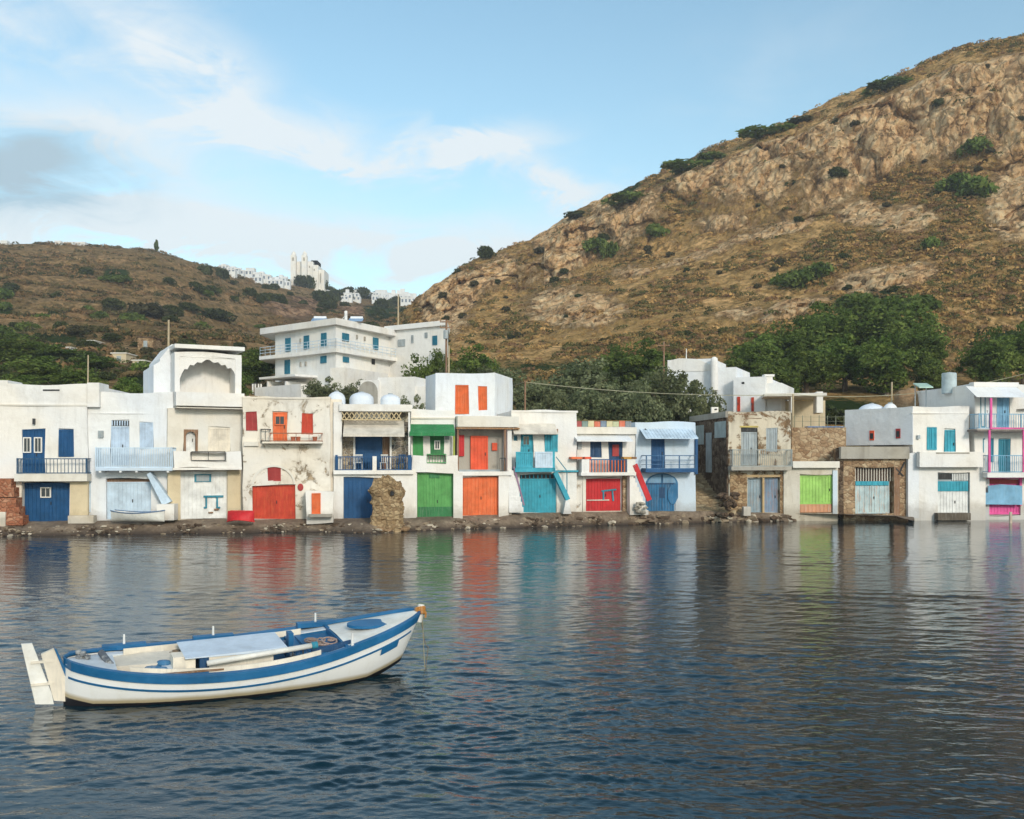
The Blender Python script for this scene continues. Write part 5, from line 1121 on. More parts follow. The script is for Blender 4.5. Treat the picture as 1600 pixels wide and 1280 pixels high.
# --- ruined stone pillar on the shore
c = P(604, 832, 57.2); z1 = zof(750, 57.2)
rows_ = []; m = MB(); NS = 40; NZ = 46; vs = []
prof = [(0, 1.08, 0), (.1, 1.0, 0), (.3, .8, .0), (.5, .8, .03), (.7, .86, .03), (.85, .9, .0), (1, .86, -.02)]
for j in range(NZ):
    tt = j/(NZ-1); w = np.interp(tt, [q[0] for q in prof], [q[1] for q in prof])
    for i in range(NS):
        a = 2*math.pi*i/NS; cx_, sx_ = math.cos(a), math.sin(a); k = 1/max(abs(cx_), abs(sx_))**.55
        p = Vector((cx_*w*k*1.0, sx_*w*k*.62, c.z-.3+tt*(z1-c.z+.3))); vs.append(p)
V = np.array([v[:] for v in vs]); 
nn = fbm(V[:, 0]*1.3, V[:, 1]*1.3, V[:, 2]*1.5, 4, 12, .55, True)*.2+fbm(V[:, 0]*4, V[:, 1]*4, V[:, 2]*6, 3, 19, .6, True)*.12
top = sstep(z1-.7, z1, V[:, 2])*(fbm(V[:, 0]*1.5+4, V[:, 1]*1.5, V[:, 0]*0, 3, 5)*.8-.25*np.abs(V[:, 0]-.2))
nn = nn+fbm(V[:, 0]*.7+3, V[:, 1]*.7, V[:, 2]*.9, 3, 44)*.22; V[:, 0] *= 1+nn; V[:, 1] *= 1+nn; V[:, 2] += top
# the hollow near the top right
hc = np.array([P(612, 772, 57.2).x-c.x, -.75, zof(772, 57.2)]); d2 = ((V[:, 0]-hc[0])/.2)**2+((V[:, 2]-hc[2])/.26)**2; V[:, 1] += np.where(V[:, 1] < 0, .55*np.exp(-d2*1.2), 0)
vv = [Vector((c.x+a, c.y+b, e)) for a, b, e in V]; fcs = [[j*NS+i, j*NS+(i+1) % NS, (j+1)*NS+(i+1) % NS, (j+1)*NS+i] for j in range(NZ-1) for i in range(NS)]
vv.append(Vector((c.x, c.y, z1-.35))); k = len(vv)-1; fcs += [[(NZ-1)*NS+i, (NZ-1)*NS+(i+1) % NS, k] for i in range(NS)]
t = thing('ruined_pillar', 'rough brown stone pillar, a ruin with a hole, standing at the water edge', 'ruin', (c.x, c.y, 0)); t['base'] = tuple(t.location)
link('masonry', vv, fcs, stone('ruin', (150, 124, 92), (172, 146, 110), (190, 166, 130), 3.4, mortar=(130, 106, 80)), t, smooth=False)
m = MB(); hp = P(612, 772, 56.5); m.lathe((hp.x, hp.y+.32, hp.z-.1), [(0, -.02), (.1, 0), (.13, .2), (.0, .3)], 10, sy=.3); m.build('hollow', DARK(), t)  # dark plug painted to deepen the shade inside the hole
rr = random.Random(2); m = MB()
for i in range(16):
    q = Vector((c.x+rr.uniform(-1.1, 1.1), c.y+rr.uniform(-.8, .3), rr.uniform(-.1, .35))); r_ = rr.uniform(.15, .35); m.lathe(q, [(0, -r_*.7), (r_*.8, -r_*.4), (r_, 0), (r_*.7, r_*.45), (0, r_*.6)], 8, sx=rr.uniform(.8, 1.4))
m.build('fallen_stones', ROCKM, t)

# ------------------------------------------------------------------ poles, wires
def pole(label, px, y0, y1, Y, r=.09, mat=None, arm=None, group=None):
    z0, z1 = zof(y1, Y)-1.5, zof(y0, Y); x = (px-800)/F*Y; t = thing('utility_pole', label, 'pole', (x, Y, z0), group); t['base'] = tuple(t.location); m = MB(); m.tube((x, Y, z0), (x+.03, Y, z1), r, r*.75, 8); m.build('pole', mat or BROWN, t)
    if arm:
        for q in arm: m = MB(); zz = zof(q, Y); m.wbox(x-.55, x+.55, Y-.06, Y+.06, zz-.05, zz+.05); [m.tube((x+s, Y, zz+.05), (x+s, Y, zz+.2), .04) for s in (-.48, .48)]; m.build('crossarm', BROWN, t)
    return Vector((x, Y, z1))
STRAW = paint('weathered_pole', (176, 158, 126), wear=.3)
pole('thin pale pole standing behind the left parapet pier of the navy door house', 137, 555, 600, 60, .05, STRAW); pole('wooden pole left of the loggia tower', 263, 500, 560, 78, .1, STRAW)
pole('slim pole standing right behind the hotel roof', 622, 460, 512, 112, .1, STRAW); pt = pole('tall wooden pole carrying a transformer at the right end of the hotel', 697, 500, 600, 88, .12, BROWN, arm=(503, 512))
pole('second tall pole beside the transformer pole', 701, 540, 600, 87, .09, STRAW); pa = pole('short brown wooden pole above the turquoise house', 820, 595, 645, 72, .08, BROWN)
pole('wooden pole behind the tall olive crown left of the stepped white house', 1037, 534, 585, 92, .1, BROWN, arm=(540,)); pole('thin white pole on the roof of the stepped white house', 1072, 545, 563, 88, .05, WOODW)
pb = pole('pale square post at the roof of the old peeling house', 1238.5, 616, 645, 72, .1, STRAW); pole('short pole in front of the thicket, beside the boulder', 1393, 597, 632, 78, .09, STRAW)
t = thing('transformer', 'grey transformer box hanging on the tall wooden pole', 'transformer', (pt.x-.0, 87.6, zof(530, 88))); t['base'] = tuple(t.location); m = MB(); m.lathe((pt.x, 87.7, zof(530, 88)), [(0, 0), (.22, 0), (.22, .7), (.18, .75), (0, .76)], 12); m.build('tank', GREYW, t)
def wire(label, a, b, sag, r=.022):
    n = 14; pts = [a.lerp(b, i/n)-Vector((0, 0, sag*4*(i/n)*(1-i/n))) for i in range(n+1)]; m = MB(); m.path(pts, r, 4); o = m.build('power_line', paint('cable', (150, 146, 120), wear=.1), None); tag(o, label, 'power line')
wire('long sagging wire crossing the olive grove from the short brown pole', P(820, 597, 72), P(1238.5, 617, 72), .35, .03); wire('wire running left from the short brown pole behind the roof block', P(820, 597, 72), P(697, 622, 80), .2)
wire('wire rising to the right from the pale post across the thicket', P(1238.5, 617, 72), P(1640, 573, 78), .9, .03)

# ------------------------------------------------------------------ far town on the ridge
TW = plaster('town_white', (232, 232, 230), amount=.15, streak=.1); rr = random.Random(21)
tg = 'white houses of the far town'
def town_house(px, pb_, w, h, k):
    q_ = hillL.at(px, pb_, 7.02); Y = q_.y-2; base = q_.z; x = (px-800)/F*Y;  W_ = w/F*Y; Hh_ = h/F*Y; m = MB(); D_ = W_*rr.uniform(.7, 1.0)
    m.wbox(x-W_/2, x+W_/2, Y, Y+D_, base-6, base+Hh_)
    if rr.random() < .5: m.wbox(x-W_*.3, x+W_*.1, Y+D_*.2, Y+D_*.8, base+Hh_, base+Hh_*1.45)
    m.wbox(x-W_/2-.15, x+W_/2+.15, Y-.15, Y-.001, base+Hh_-.5, base+Hh_+.02)
    m.cm = 1
    for i in range(max(1, int(w/5)) if h > 5 else 0): q = x-W_/2+W_*(i+.5)/max(1, int(w/5)); m.wbox(q-.45, q+.45, Y-.06, Y-.002, base+Hh_*.35, base+Hh_*.35+1.5)
    o = m.build('town_house', None, None, mats=[TW, paint('town_shutter', (110, 124, 140), wear=.2)]); tag(o, 'small white cubic house of the far town on the ridge', 'house', tg)
tr = random.Random(33); spots = []
for (x0, x1, n, lo, hi) in ((556, 676, 12, 7, 11), (380, 450, 5, 6, 9), (348, 380, 4, 5, 9), (384, 420, 6, 7, 12), (422, 450, 4, 6, 11), (510, 560, 8, 5, 10), (560, 598, 7, 6, 12), (596, 676, 20, 6, 12)):
    for k in range(n): spots.append((x0+(x1-x0)*(k+tr.uniform(.1, .9))/n, tr.uniform(lo, hi)))
for px, h in spots:
    down = tr.choice([1, 3, 7, 12]) if px > 590 else tr.choice([1, 3, 7]); town_house(px, float(ridgeL(px))+down, tr.uniform(8, 18), h*tr.uniform(.9, 1.4), 0)
for px, pb_, w, h in ((90, 382, 9, 4), (116, 382, 34, 2.5), (6, 378, 10, 4)): town_house(px, pb_, w, h, 0)
# church with two bell towers
Y = 560; t = thing('church', 'pale church with two small bell towers rising above the far town', 'church', P(478, 440, Y)); t['base'] = tuple(t.location); CH = plaster('church', (238, 234, 226), amount=.2)
CB = hillL.at(478, 440, 7.02); Y = CB.y-3
def pbx(x0, x1, y0, y1, ya, yb, name, mat=CH):
    m = MB(); a = P(x0, y0, Y); b = P(x1, y1, Y); m.wbox(a.x, b.x, Y+ya, Y+yb, b.z-(4 if y1 > 428 else 0), a.z); m.build(name, mat, t)
pbx(456, 487, 407, 444, 3, 20, 'nave'); pbx(487.2, 496, 413, 444, 2, 18, 'side_chapel'); pbx(496.2, 505, 420, 444, 3, 16, 'side_chapel')
for wx_, wy_ in ((482, 414), (490, 419), (500, 426), (476, 424)): pbx(wx_-.6, wx_+.6, wy_, wy_+3, 1.6 if wx_ > 487 else 2.6, 2.1 if wx_ > 487 else 3.1, 'window', GREYP); pbx(482, 492, 403, 430, 7, 17, 'drum')
for x in (454, 471):
    pbx(x, x+8, 399, 440, 0, 3.4, 'bell_tower'); m = MB(); a = P(x+4, 399, Y); m.lathe((a.x, Y+1.7, a.z), [(1.3, 0), (1.3, .9), (1.0, 1.7), (.4, 2.2), (0, 2.9)], 12); m.build('cupola', CH, t); m = MB(); m.wbox(a.x-.5, a.x+.5, Y-.06, Y-.002, a.z-3, a.z-1.2); m.build('belfry_opening', GREYP, t)
m = MB(); a = P(486, 405, Y); m.lathe((a.x, Y+12, a.z), [(1.8*math.cos(q), 1.5*math.sin(q)) for q in [math.pi/2*i/6 for i in range(7)]], 20); m.build('dome', CH, t, smooth=True)
# cypress on the skyline and village bits on the left slope
def cypress(px, y0, y1, label):
    p = hillL.at(px, y1); r = np.random.default_rng(int(px)); h = (y1-y0)/F*p.y; n = 26; zc = np.linspace(.12, .95, n)*h; w = h*.13*np.sin(np.linspace(.5, 3.0, n)); an = r.random(n)*6.28
    cs = np.stack([np.cos(an)*w*.5, np.sin(an)*w*.5, zc], 1); v, lv = clump_quads(cs, w+.15, 60, .3, r); t = thing('conifer', label, 'tree', p); soup('crown', v, 4, PINE, dict(lv=lv), t); m = MB(); m.tube((0, 0, -.5), (0, 0, h*.9), .2, .05, 6); m.build('trunk', BARK, None).parent = t
cypress(244, 374, 392, 'lone tree standing on the skyline of the left hillside')
for px, py, w, h, l in ((112, 547, 9, 5, 'tiny white hut low on the left hillside, the left one'), (147, 537, 10, 6, 'tiny white hut on the left hillside above the other one'), (192, 560, 22, 12, 'small cream hut on the left slope behind the pale blue balcony house'), (222, 570, 18, 7, 'low cream wall on the left slope near the loggia tower'), (232, 538, 24, 16, 'ruined brown stone hut beside the wooden pole left of the loggia tower')):
    p = hillL.at(px, py+h*.5); W_ = w/F*p.y; Hz = h/F*p.y; m = MB(); m.wbox(p.x-W_/2, p.x+W_/2, p.y-1.2, p.y+2.5, p.z-1.5, p.z+Hz); t = thing('hut', l, 'hut', (p.x, p.y, p.z)); t['base'] = tuple(t.location); m.build('wall', {112: TW, 147: TW, 192: BEIGE(), 222: BEIGE(), 232: RUBBLE}[px], t)
    m = MB(); m.wbox(p.x-W_/2-.15, p.x+W_/2+.15, p.y-1.35, p.y+2.6, p.z+Hz, p.z+Hz+.15); m.build('roof', OFFW() if px != 232 else DSTONE, t)
    m = MB(); m.wbox(p.x-.3, p.x+.3, p.y-1.25, p.y-1.2, p.z, p.z+Hz*.7); m.build('door', GREYW, t)

# ------------------------------------------------------------------ shore
pxs = np.linspace(-520, 1428, 900); wy = np.interp(pxs, [-520, 0, 270, 400, 520, 580, 640, 715, 800, 940, 1090, 1140, 1240, 1310, 1400, 1428], [848, 838, 834, 832, 831, 834, 830, 827, 825, 821, 817, 816, 814, 812, 811, 806])
Yw = H*F/(wy-YH)
by = np.interp(pxs, [-520, 0, 270, 380, 520, 715, 797, 900, 1090, 1240, 1310, 1400, 1428], [818, 816, 812, 812, 811, 807, 803, 800, 799, 803, 803, 805, 808]); Yf = np.interp(pxs, [-520, 0, 137, 270, 380, 520, 645, 715, 797, 900, 1090, 1140, 1237, 1310, 1428], [56, 56, 56.5, 57, 57.6, 58.7, 59.6, 60.2, 61.4, 62.6, 64.9, 66.2, 66.7, 67, 67.2])
zb_ = H-(by-YH)/F*Yf; vv_ = np.array([-.25, -.12, -.04, .0, .05, .1, .16, .24, .34, .5, .7, .85, 1, 1.3, 1.8]); zp = np.interp(vv_, [-.25, -.04, .06, .16, .3, 1, 1.8], [-1.0, -.15, .18, .36, .62, 1.0, 1.02])
G = np.zeros((len(vv_), len(pxs), 3)); 
for j, (v_, z_) in enumerate(zip(vv_, zp)):
    Yy = Yw+(Yf-Yw)*v_; G[j, :, 1] = Yy; G[j, :, 0] = (pxs-800)/F*Yy; G[j, :, 2] = np.where(z_ < 0, z_, z_*zb_)
x, y, z = G[..., 0], G[..., 1], G[..., 2]; fr = np.interp(vv_, [-.25, .3, 1, 1.8], [1, 1, .25, .2])[:, None]
G[..., 2] += fr*(fbm(x*1.1, y*1.1, x*0, 4, 3)*.16+fbm(x*4, y*4, x*0, 3, 9)*.06); G[..., 1] += fr*fbm(x*.6, y*.6+9, x*0, 3, 14)*.5
sm, nt, b = _new('shore_ground'); v = objc(nt); n1 = noise(nt, v, .8, 8, .7); n2 = noise(nt, v, 5, 6, .7); ge = N(nt, 'ShaderNodeNewGeometry'); sz = N(nt, 'ShaderNodeSeparateXYZ'); nt.links.new(ge.outputs['Position'], sz.inputs[0])
dry = ramp(nt, n1, [(.35, srgb(104, 88, 72)), (.55, srgb(140, 122, 102)), (.72, srgb(172, 156, 134))]); dry = mix(nt, 1.0, dry, ramp(nt, n2, [(.3, .6), (.7, 1.2)]), 'MULTIPLY')
wet = ramp(nt, math_(nt, 'ADD', sz.outputs['Z'], math_(nt, 'MULTIPLY', n1, .3)), [(.2, 1.0), (.5, 0.0)]); nt.links.new(mix(nt, wet, dry, srgb(66, 54, 44)), b.inputs['Base Color']); b.inputs['Roughness'].default_value = .85; bump(nt, b, n2, .8, .06)
o = grid_mesh('shore', G, sm); o['kind'] = 'structure'
# pebbles along the water: uncountable
r = np.random.default_rng(8); import bmesh
bm = bmesh.new(); bmesh.ops.create_icosphere(bm, subdivisions=1, radius=1); iv = np.array([v.co[:] for v in bm.verts]); it = np.array([[v.index for v in f_.verts] for f_ in bm.faces]); bm.free()
n = 1500; ii = r.integers(0, len(pxs), n); w_ = np.where((pxs[ii] > 980) | (pxs[ii] < 0), 1.0, .62); jj = r.random(n)**1.5*.5-.06
Yy = Yw[ii]+(Yf[ii]-Yw[ii])*jj; zz = np.interp(jj, [-.06, .06, .16, .3, 1], [-.1, .18, .36, .6, 1])*zb_[ii]; cen = np.stack([(pxs[ii]-800)/F*Yy, Yy, zz], 1); s_ = (.05+.17*r.random(n)**3)*w_*1.25
vs = iv[None]*s_[:, None, None]*(1+.35*r.normal(size=(n, len(iv), 1)).clip(-1, 1))*np.stack([1+.5*r.random(n), np.ones(n), .5+.3*r.random(n)], 1)[:, None, :]+cen[:, None, :]
tri = vs[:, it.reshape(-1)].reshape(-1, 3); pc = np.array([srgb(*q)[:3] for q in ((120, 104, 88), (150, 134, 112), (96, 80, 66), (190, 178, 158), (84, 70, 58))])[r.integers(0, 5, n)]
o = soup('shore_rocks', tri, 3, attrmat('rocks'), None, None, np.repeat(pc, len(it), 0)); tag(o, 'brown stones and pebbles strewn along the waterline', 'rocks', None, 'stuff')
gy = np.array([-60., 75, 400, 900, 1500]); gm = np.zeros((5, 9, 3)); gm[..., 1] = gy[:, None]; gm[..., 0] = np.linspace(-1500, 1500, 9)[None]; gm[..., 2] = np.array([-4., -3, -2, -1, -1])[:, None]; o = grid_mesh('ground', gm, sm, smooth=False); o['kind'] = 'structure'

# ------------------------------------------------------------------ boats
def hull_fn(Ln, B, zs, zk, full=.7):
    """returns section(x)->(half beam, sheer z, keel z)"""
    def s(x):
        q = x/Ln; b = B*(max(0, math.sin(math.pi*min(1, max(0, q))**.92)))**.55
        return b, float(np.interp(q, *zs)), float(np.interp(q, *zk))
    return s
def sec_pt(sec, x, w, side, off=0.0):
    b, s, k = sec(x); c = math.cos(w*math.pi/2)**.72; y = (b+off)*c if b > 0 else 0; z = s+(k-s)*(math.sin(w*math.pi/2)**1.25); return Vector((x, y*side, z))
def spline(xs, ys):
    xs = np.array(xs, float); ys = np.array(ys, float); t = np.linspace(xs[0], xs[-1], 60); y = np.interp(t, xs, ys)
    for _ in range(60): y[1:-1] = (y[:-2]+2*y[1:-1]+y[2:])/4
    return t, y
S0 = Vector((P(99, 715, 17.15).x, 17.15, 0)); Bw = Vector((P(641, 715, 20.0).x, 20.0, 0)); ax = (Bw-S0).normalized(); ay = Vector((-ax.y, ax.x, 0)); Ln = (Bw-S0).length
def BT(p): return S0+ax*p[0]+ay*p[1]+Vector((0, 0, p[2]+.115*p[1]+.085))
zs = spline([0, .12, .3, .5, .7, .85, .94, 1], [.66, .52, .46, .47, .58, .76, .9, 1.03]); zk = spline([0, .08, .2, .5, .8, .93, 1], [-.22, -.3, -.34, -.36, -.3, -.1, .1])
sec = hull_fn(Ln, 1.1, zs, zk)
boat = thing('fishing_boat', 'small white wooden fishing boat with blue gunwale and stripe moored in the foreground', 'boat', BT((Ln/2, 0, 0))); boat['base'] = tuple(boat.location)
BW = paint('boat_white', (226, 224, 216), wear=.22, wearc=(190, 176, 140), rough=.4, streak=False); BB = paint('boat_blue', (26, 96, 142), wear=.12, wearc=(70, 130, 160), rough=.4, streak=False); BK = paint('antifouling', (34, 34, 38), wear=.2, wearc=(70, 50, 44)); BF = paint('deck_pale', (206, 214, 220), wear=.2, rough=.5); WTW = paint('worn_board', (222, 212, 194), wear=.35)
NX = 72; WS = [0, .04, .08, .12, .17, .24, .32, .4, .48, .56, .64, .72, .8, .88, .95, 1]
m = MB(); vs = []; fs = []; ms = []
for i in range(NX+1):
    q = i/NX; x = Ln*(q)
    for w in WS:
        for sd in (-1, 1):
            p = sec_pt(sec, x, w, sd); b_, s_, k_ = sec(x); t_ = (p.z-k_)/(s_-k_)
            if q > .8: p.x += (q-.8)/.2*(t_-.5)*.42*1.0   # raked stem
            if q < .06: p.x -= (1-q/.06)*.0
            vs.append(BT(p))
nw = len(WS)
for i in range(NX):
    for j in range(nw-1):
        for sd in (0, 1):
            a = (i*nw+j)*2+sd; b2 = ((i+1)*nw+j)*2+sd; fs.append([a, b2, b2+2, a+2] if sd == 0 else [a, a+2, b2+2, b2]); zc = sum((vs[q_].z for q_ in fs[-1]))/4; q = i/NX
            ms.append(1 if zc < .0+max(0, (q-.86))*1.9 else 0)
hm, nt, b = _new('hull_paint'); v = objc(nt); sx_ = N(nt, 'ShaderNodeSeparateXYZ'); nt.links.new(v, sx_.inputs[0])
dt = N(nt, 'ShaderNodeVectorMath', operation='DOT_PRODUCT'); nt.links.new(v, dt.inputs[0]); dt.inputs[1].default_value = tuple(ax)
qq = math_(nt, 'ADD', math_(nt, 'DIVIDE', dt.outputs['Value'], Ln), .5); n1 = noise(nt, v, 1.6, 6, .7); n2 = noise(nt, v, 3, 6, .7, 0, (1, 1, .25))
lim = math_(nt, 'ADD', math_(nt, 'MULTIPLY', math_(nt, 'MAXIMUM', math_(nt, 'SUBTRACT', qq, .83), 0.0), 1.7), math_(nt, 'MULTIPLY', math_(nt, 'MAXIMUM', math_(nt, 'SUBTRACT', .07, qq), 0.0), 1.5))
dz_ = math_(nt, 'SUBTRACT', sx_.outputs['Z'], math_(nt, 'ADD', lim, math_(nt, 'MULTIPLY', math_(nt, 'SUBTRACT', n1, .5), .03)))
col = mix(nt, math_(nt, 'MULTIPLY', ramp(nt, n2, [(.5, 0.0), (.75, 1.0)]), .3), srgb(238, 237, 233), srgb(204, 196, 172))
col = mix(nt, ramp(nt, dz_, [(.0, .8), (.07, 0.0)]), col, srgb(168, 146, 92)); col = mix(nt, ramp(nt, math_(nt, 'ADD', dz_, .045), [(.0, 1.0), (.012, 0.0)]), col, srgb(34, 32, 36))
nt.links.new(col, b.inputs['Base Color']); b.inputs['Roughness'].default_value = .42; bump(nt, b, noise(nt, v, 2.0, 3, .5, 0, (1, 1, 3)), .2, .02)
link('hull', vs, fs, hm, boat, True)
def strip(name, z_off0, z_off1, out, mat, x0=0.0, x1=1.0, th=.03, xr=True, sides=(-1, 1)):
    for sd in sides:
        m = MB(); n = 60; prev = None
        for i in range(n+1):
            q = x0+(x1-x0)*i/n; x = Ln*q; b_, s_, k_ = sec(x); pts = []
            for zo, oo in ((z_off0, 0), (z_off0, out), (z_off1, out), (z_off1, 0)):
                tt = max(0, min(1, (-zo)/(s_-k_))); w = (math.asin(tt**(1/1.25)))/(math.pi/2) if tt > 0 else 0; c_ = math.cos(w*math.pi/2)**.72; p = Vector((x, (b_*c_+oo)*sd, s_+zo)); t_ = (p.z-k_)/(s_-k_)
                if q > .8: p.x += (q-.8)/.2*(t_-.5)*.42
                pts.append(BT(p))
            if prev: m.add(prev+pts, [[0, 4, 5, 1], [1, 5, 6, 2], [2, 6, 7, 3]])
            prev = pts
        m.build(name, mat, boat)
strip('rub_rail', .035, -.075, .045, BB); strip('stripe', -.2, -.235, .02, BB, .01, .97)
strip('bow_flash', -.236, -.36, .022, BB, .865, .925)
# gunwale cap and inner skin
def band(name, off0, off1, z0, z1, mat, x0, x1, mb=None):
    for sd in (-1, 1):
        m = MB(); prev = None; n = 60
        for i in range(n+1):
            q = x0+(x1-x0)*i/n; x = Ln*q; b_, s_, k_ = sec(x); pts = []
            for oo, zo in ((off0, z0), (off1, z0), (off1, z1), (off0, z1)):
                p = Vector((x, max(0, b_+oo)*sd, s_+zo)); 
                if q > .8: p.x += (q-.8)/.2*.5*.42
                pts.append(BT(p))
            if prev: m.add(prev+pts, [[0, 4, 5, 1], [1, 5, 6, 2], [2, 6, 7, 3], [3, 7, 4, 0]])
            prev = pts
        m.build(name, mat, boat)
band('gunwale', .05, -.07, .036, .075, BB, 0.0, 1.0); band('side_deck', -.07, -.24, -.01, .012, BF, .1, .76); band('inner_side', -.22, -.25, -.4, -.012, BW, .1, .6); band('inner_side', -.22, -.25, -.4, -.012, BB, .6, .76); band('coaming', -.235, -.26, -.01, .1, WTW, .16, .68)
def deck(name, x0, x1, dz, mat, n=24, camber=.05):
    m = MB(); rows = []
    for i in range(n+1):
        q = x0+(x1-x0)*i/n; x = Ln*q; b_, s_, k_ = sec(x); xx = x+((q-.8)/.2*.5*.42 if q > .8 else 0); rows.append([BT((xx, b_*k*(.98 if dz > -.2 else .74), s_+dz+camber*(1-k*k))) for k in (-1, -.5, 0, .5, 1)])
    vs = [p for r_ in rows for p in r_]; m.add(vs, [[i*5+j, (i+1)*5+j, (i+1)*5+j+1, i*5+j+1] for i in range(n) for j in range(4)]); return m.build(name, mat, boat)
deck('foredeck', .76, 1.0, .02, BW); deck('stern_deck', 0.0, .13, -.02, BF); deck('floor', .08, .8, -.34, paint('boat_floor', (60, 112, 150), wear=.3, wearc=(150, 160, 160)), camber=0)
def bbox(name, x0, x1, y0, y1, z0, z1, mat, dz0=0, dz1=0):
    m = MB(); m.box8([BT((x0, y0, z0)), BT((x1, y0, z0+0)), BT((x1, y0, z1+dz1)), BT((x0, y0, z1+dz0)), BT((x0, y1, z0)), BT((x1, y1, z0)), BT((x1, y1, z1+dz1)), BT((x0, y1, z1+dz0))]); return m.build(name, mat, boat)
def hatch(name, cx, cy, rx, ry, z, h, mat):
    m = MB(); n = 24; vs = [BT((cx+rx*math.cos(t), cy+ry*math.sin(t), z+h*k)) for k in (0, 1) for t in [2*math.pi*i/n for i in range(n)]]; m.add(vs, [[i, (i+1) % n, (i+1) % n+n, i+n] for i in range(n)]+[list(range(n, 2*n))]); return m.build(name, mat, boat)
hatch('fore_hatch', Ln*.865, 0, .45, .26, sec(Ln*.865)[1]+.06, .05, BB)
bbox('bulkhead', Ln*.755, Ln*.765, -sec(Ln*.76)[0]*.9, sec(Ln*.76)[0]*.9, .35, sec(Ln*.76)[1]+.05, BB)
bbox('engine_box', Ln*.37, Ln*.55, -.5, .42, .1, .66, WTW); bbox('engine_cover', Ln*.305, Ln*.59, -.52, .5, .665, .7, paint('cover', (200, 212, 224), wear=.15), -.02, .03)
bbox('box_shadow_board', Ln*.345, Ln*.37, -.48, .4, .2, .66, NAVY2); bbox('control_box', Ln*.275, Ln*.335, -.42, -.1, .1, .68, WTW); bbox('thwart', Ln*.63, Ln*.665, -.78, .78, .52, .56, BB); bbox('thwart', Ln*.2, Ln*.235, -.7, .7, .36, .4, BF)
bbox('locker', Ln*.655, Ln*.755, -.62, .6, .2, .6, BB); bbox('blue_board', Ln*.66, Ln*.78, -.62, -.5, .6, .64, NAVY2, 0, .12); bbox('mast_step', Ln*.61, Ln*.625, -.1, .1, .3, .85, BB); bbox('deck_panel', Ln*.1, Ln*.32, -.1, .62, .3, .5, WTW, .02, .0)
bbox('stern_bench', Ln*.085, Ln*.13, -.5, .1, .42, .47, TEAL)
m = MB(); m.tube(BT((Ln*.36, -.66, .6)), BT((Ln*.66, -.66, .76)), .05, n=12); m.build('spar', BW, boat, smooth=True); m = MB(); m.tube(BT((Ln*.655, -.66, .757)), BT((Ln*.672, -.66, .766)), .065, n=12); m.build('spar_end', TEAL, boat)
for q in (.6, .63): m = MB(); m.tube(BT((Ln*q, -.66, .45)), BT((Ln*q, -.66, .72)), .015); m.build('spar_support', BLACK, boat)
bbox('side_cushion', Ln*.27, Ln*.36, -.86, -.72, .46, .53, BB); bbox('oar', Ln*.2, Ln*.4, -.86, -.82, .52, .55, BROWN)
for px, py0, py1, side in ((193, 983, 1005, 1), (334, 978, 996, 1), (493, 957, 974, 1)):
    q = (px-99)/(655-99)*Ln*.97+.12; b_, s_, k_ = sec(q); p = BT((q+.1, b_*.97, s_+.05)); # far side pins: place where the sight line through px crosses the gunwale
    best = min((abs(project(np.array(BT((xx, sec(xx)[0]*.97, sec(xx)[1]))))[0]-px), xx) for xx in np.linspace(.2, Ln*.95, 200))[1]; b_, s_, k_ = sec(best); p = BT((best, b_*.97, s_+.06)); zt_ = zof(py0, p.y); m = MB(); m.tube(p, (p.x, p.y, p.z+.24), .026, .018, 8); m.build('thole_pin', WOODW, boat)
    bbox('pin_pad', best-.38, best+.38, b_*.97-.09, b_*.97+.06, s_+.04, s_+.13, BB)
best = min((abs(project(np.array(BT((xx, -sec(xx)[0]*.97, sec(xx)[1]))))[0]-551), xx) for xx in np.linspace(.2, Ln*.95, 200))[1]; b_, s_, k_ = sec(best); p = BT((best, -b_*.97, s_+.06)); m = MB(); m.tube(p, (p.x, p.y, p.z+.24), .03, .024, 8); m.build('thole_pin', WOODW, boat)
# stern post board and rudder, raked
def fin(name, x_top0, x_top1, z_top, x_b0, x_b1, z_b, th, mat, y0=0, swing=0):
    m = MB(); pts = [(x_b0, z_b), (x_b1, z_b+.05), (x_top1, z_top), (x_top0, z_top-.02)]; hinge = x_b1
    def q(x, y, z): dx = x-hinge; return BT((hinge+dx*math.cos(swing)-y*math.sin(swing), y0+dx*math.sin(swing)+y*math.cos(swing), z))
    vs = [q(x, -th/2, z) for x, z in pts]+[q(x, th/2, z) for x, z in pts]; m.box8(vs); return m.build(name, mat, boat)
FB = Fac(100, 17, 600, 19); FB.o = S0.copy(); FB.u = ax; FB.n = -ay
for nm, q_, th, mt in (('sternpost', ((64, 1022), (84, 1013), (112, 1078), (112, 1096), (84, 1094)), .05, WTW), ('rudder', ((33, 1006), (50, 1005), (81, 1084), (84, 1100), (55, 1100)), .03, BW), ('stern_trim', ((84.5, 1012), (88, 1014), (106, 1052), (102, 1056)), .08, BB)):
    m = MB(); m.prism(FB, [FB.uz(*p_) for p_ in q_], -th, th); m.build(nm, mt, boat)
for yy in (1035, 1070):
    m = MB(); a = FB.uz(48, yy); b_q = FB.uz(84, yy+1); m.fbox(FB, a[0], b_q[0], a[1]-.02, a[1]+.02, -.06, .06); m.build('rudder_strap', WTW, boat)
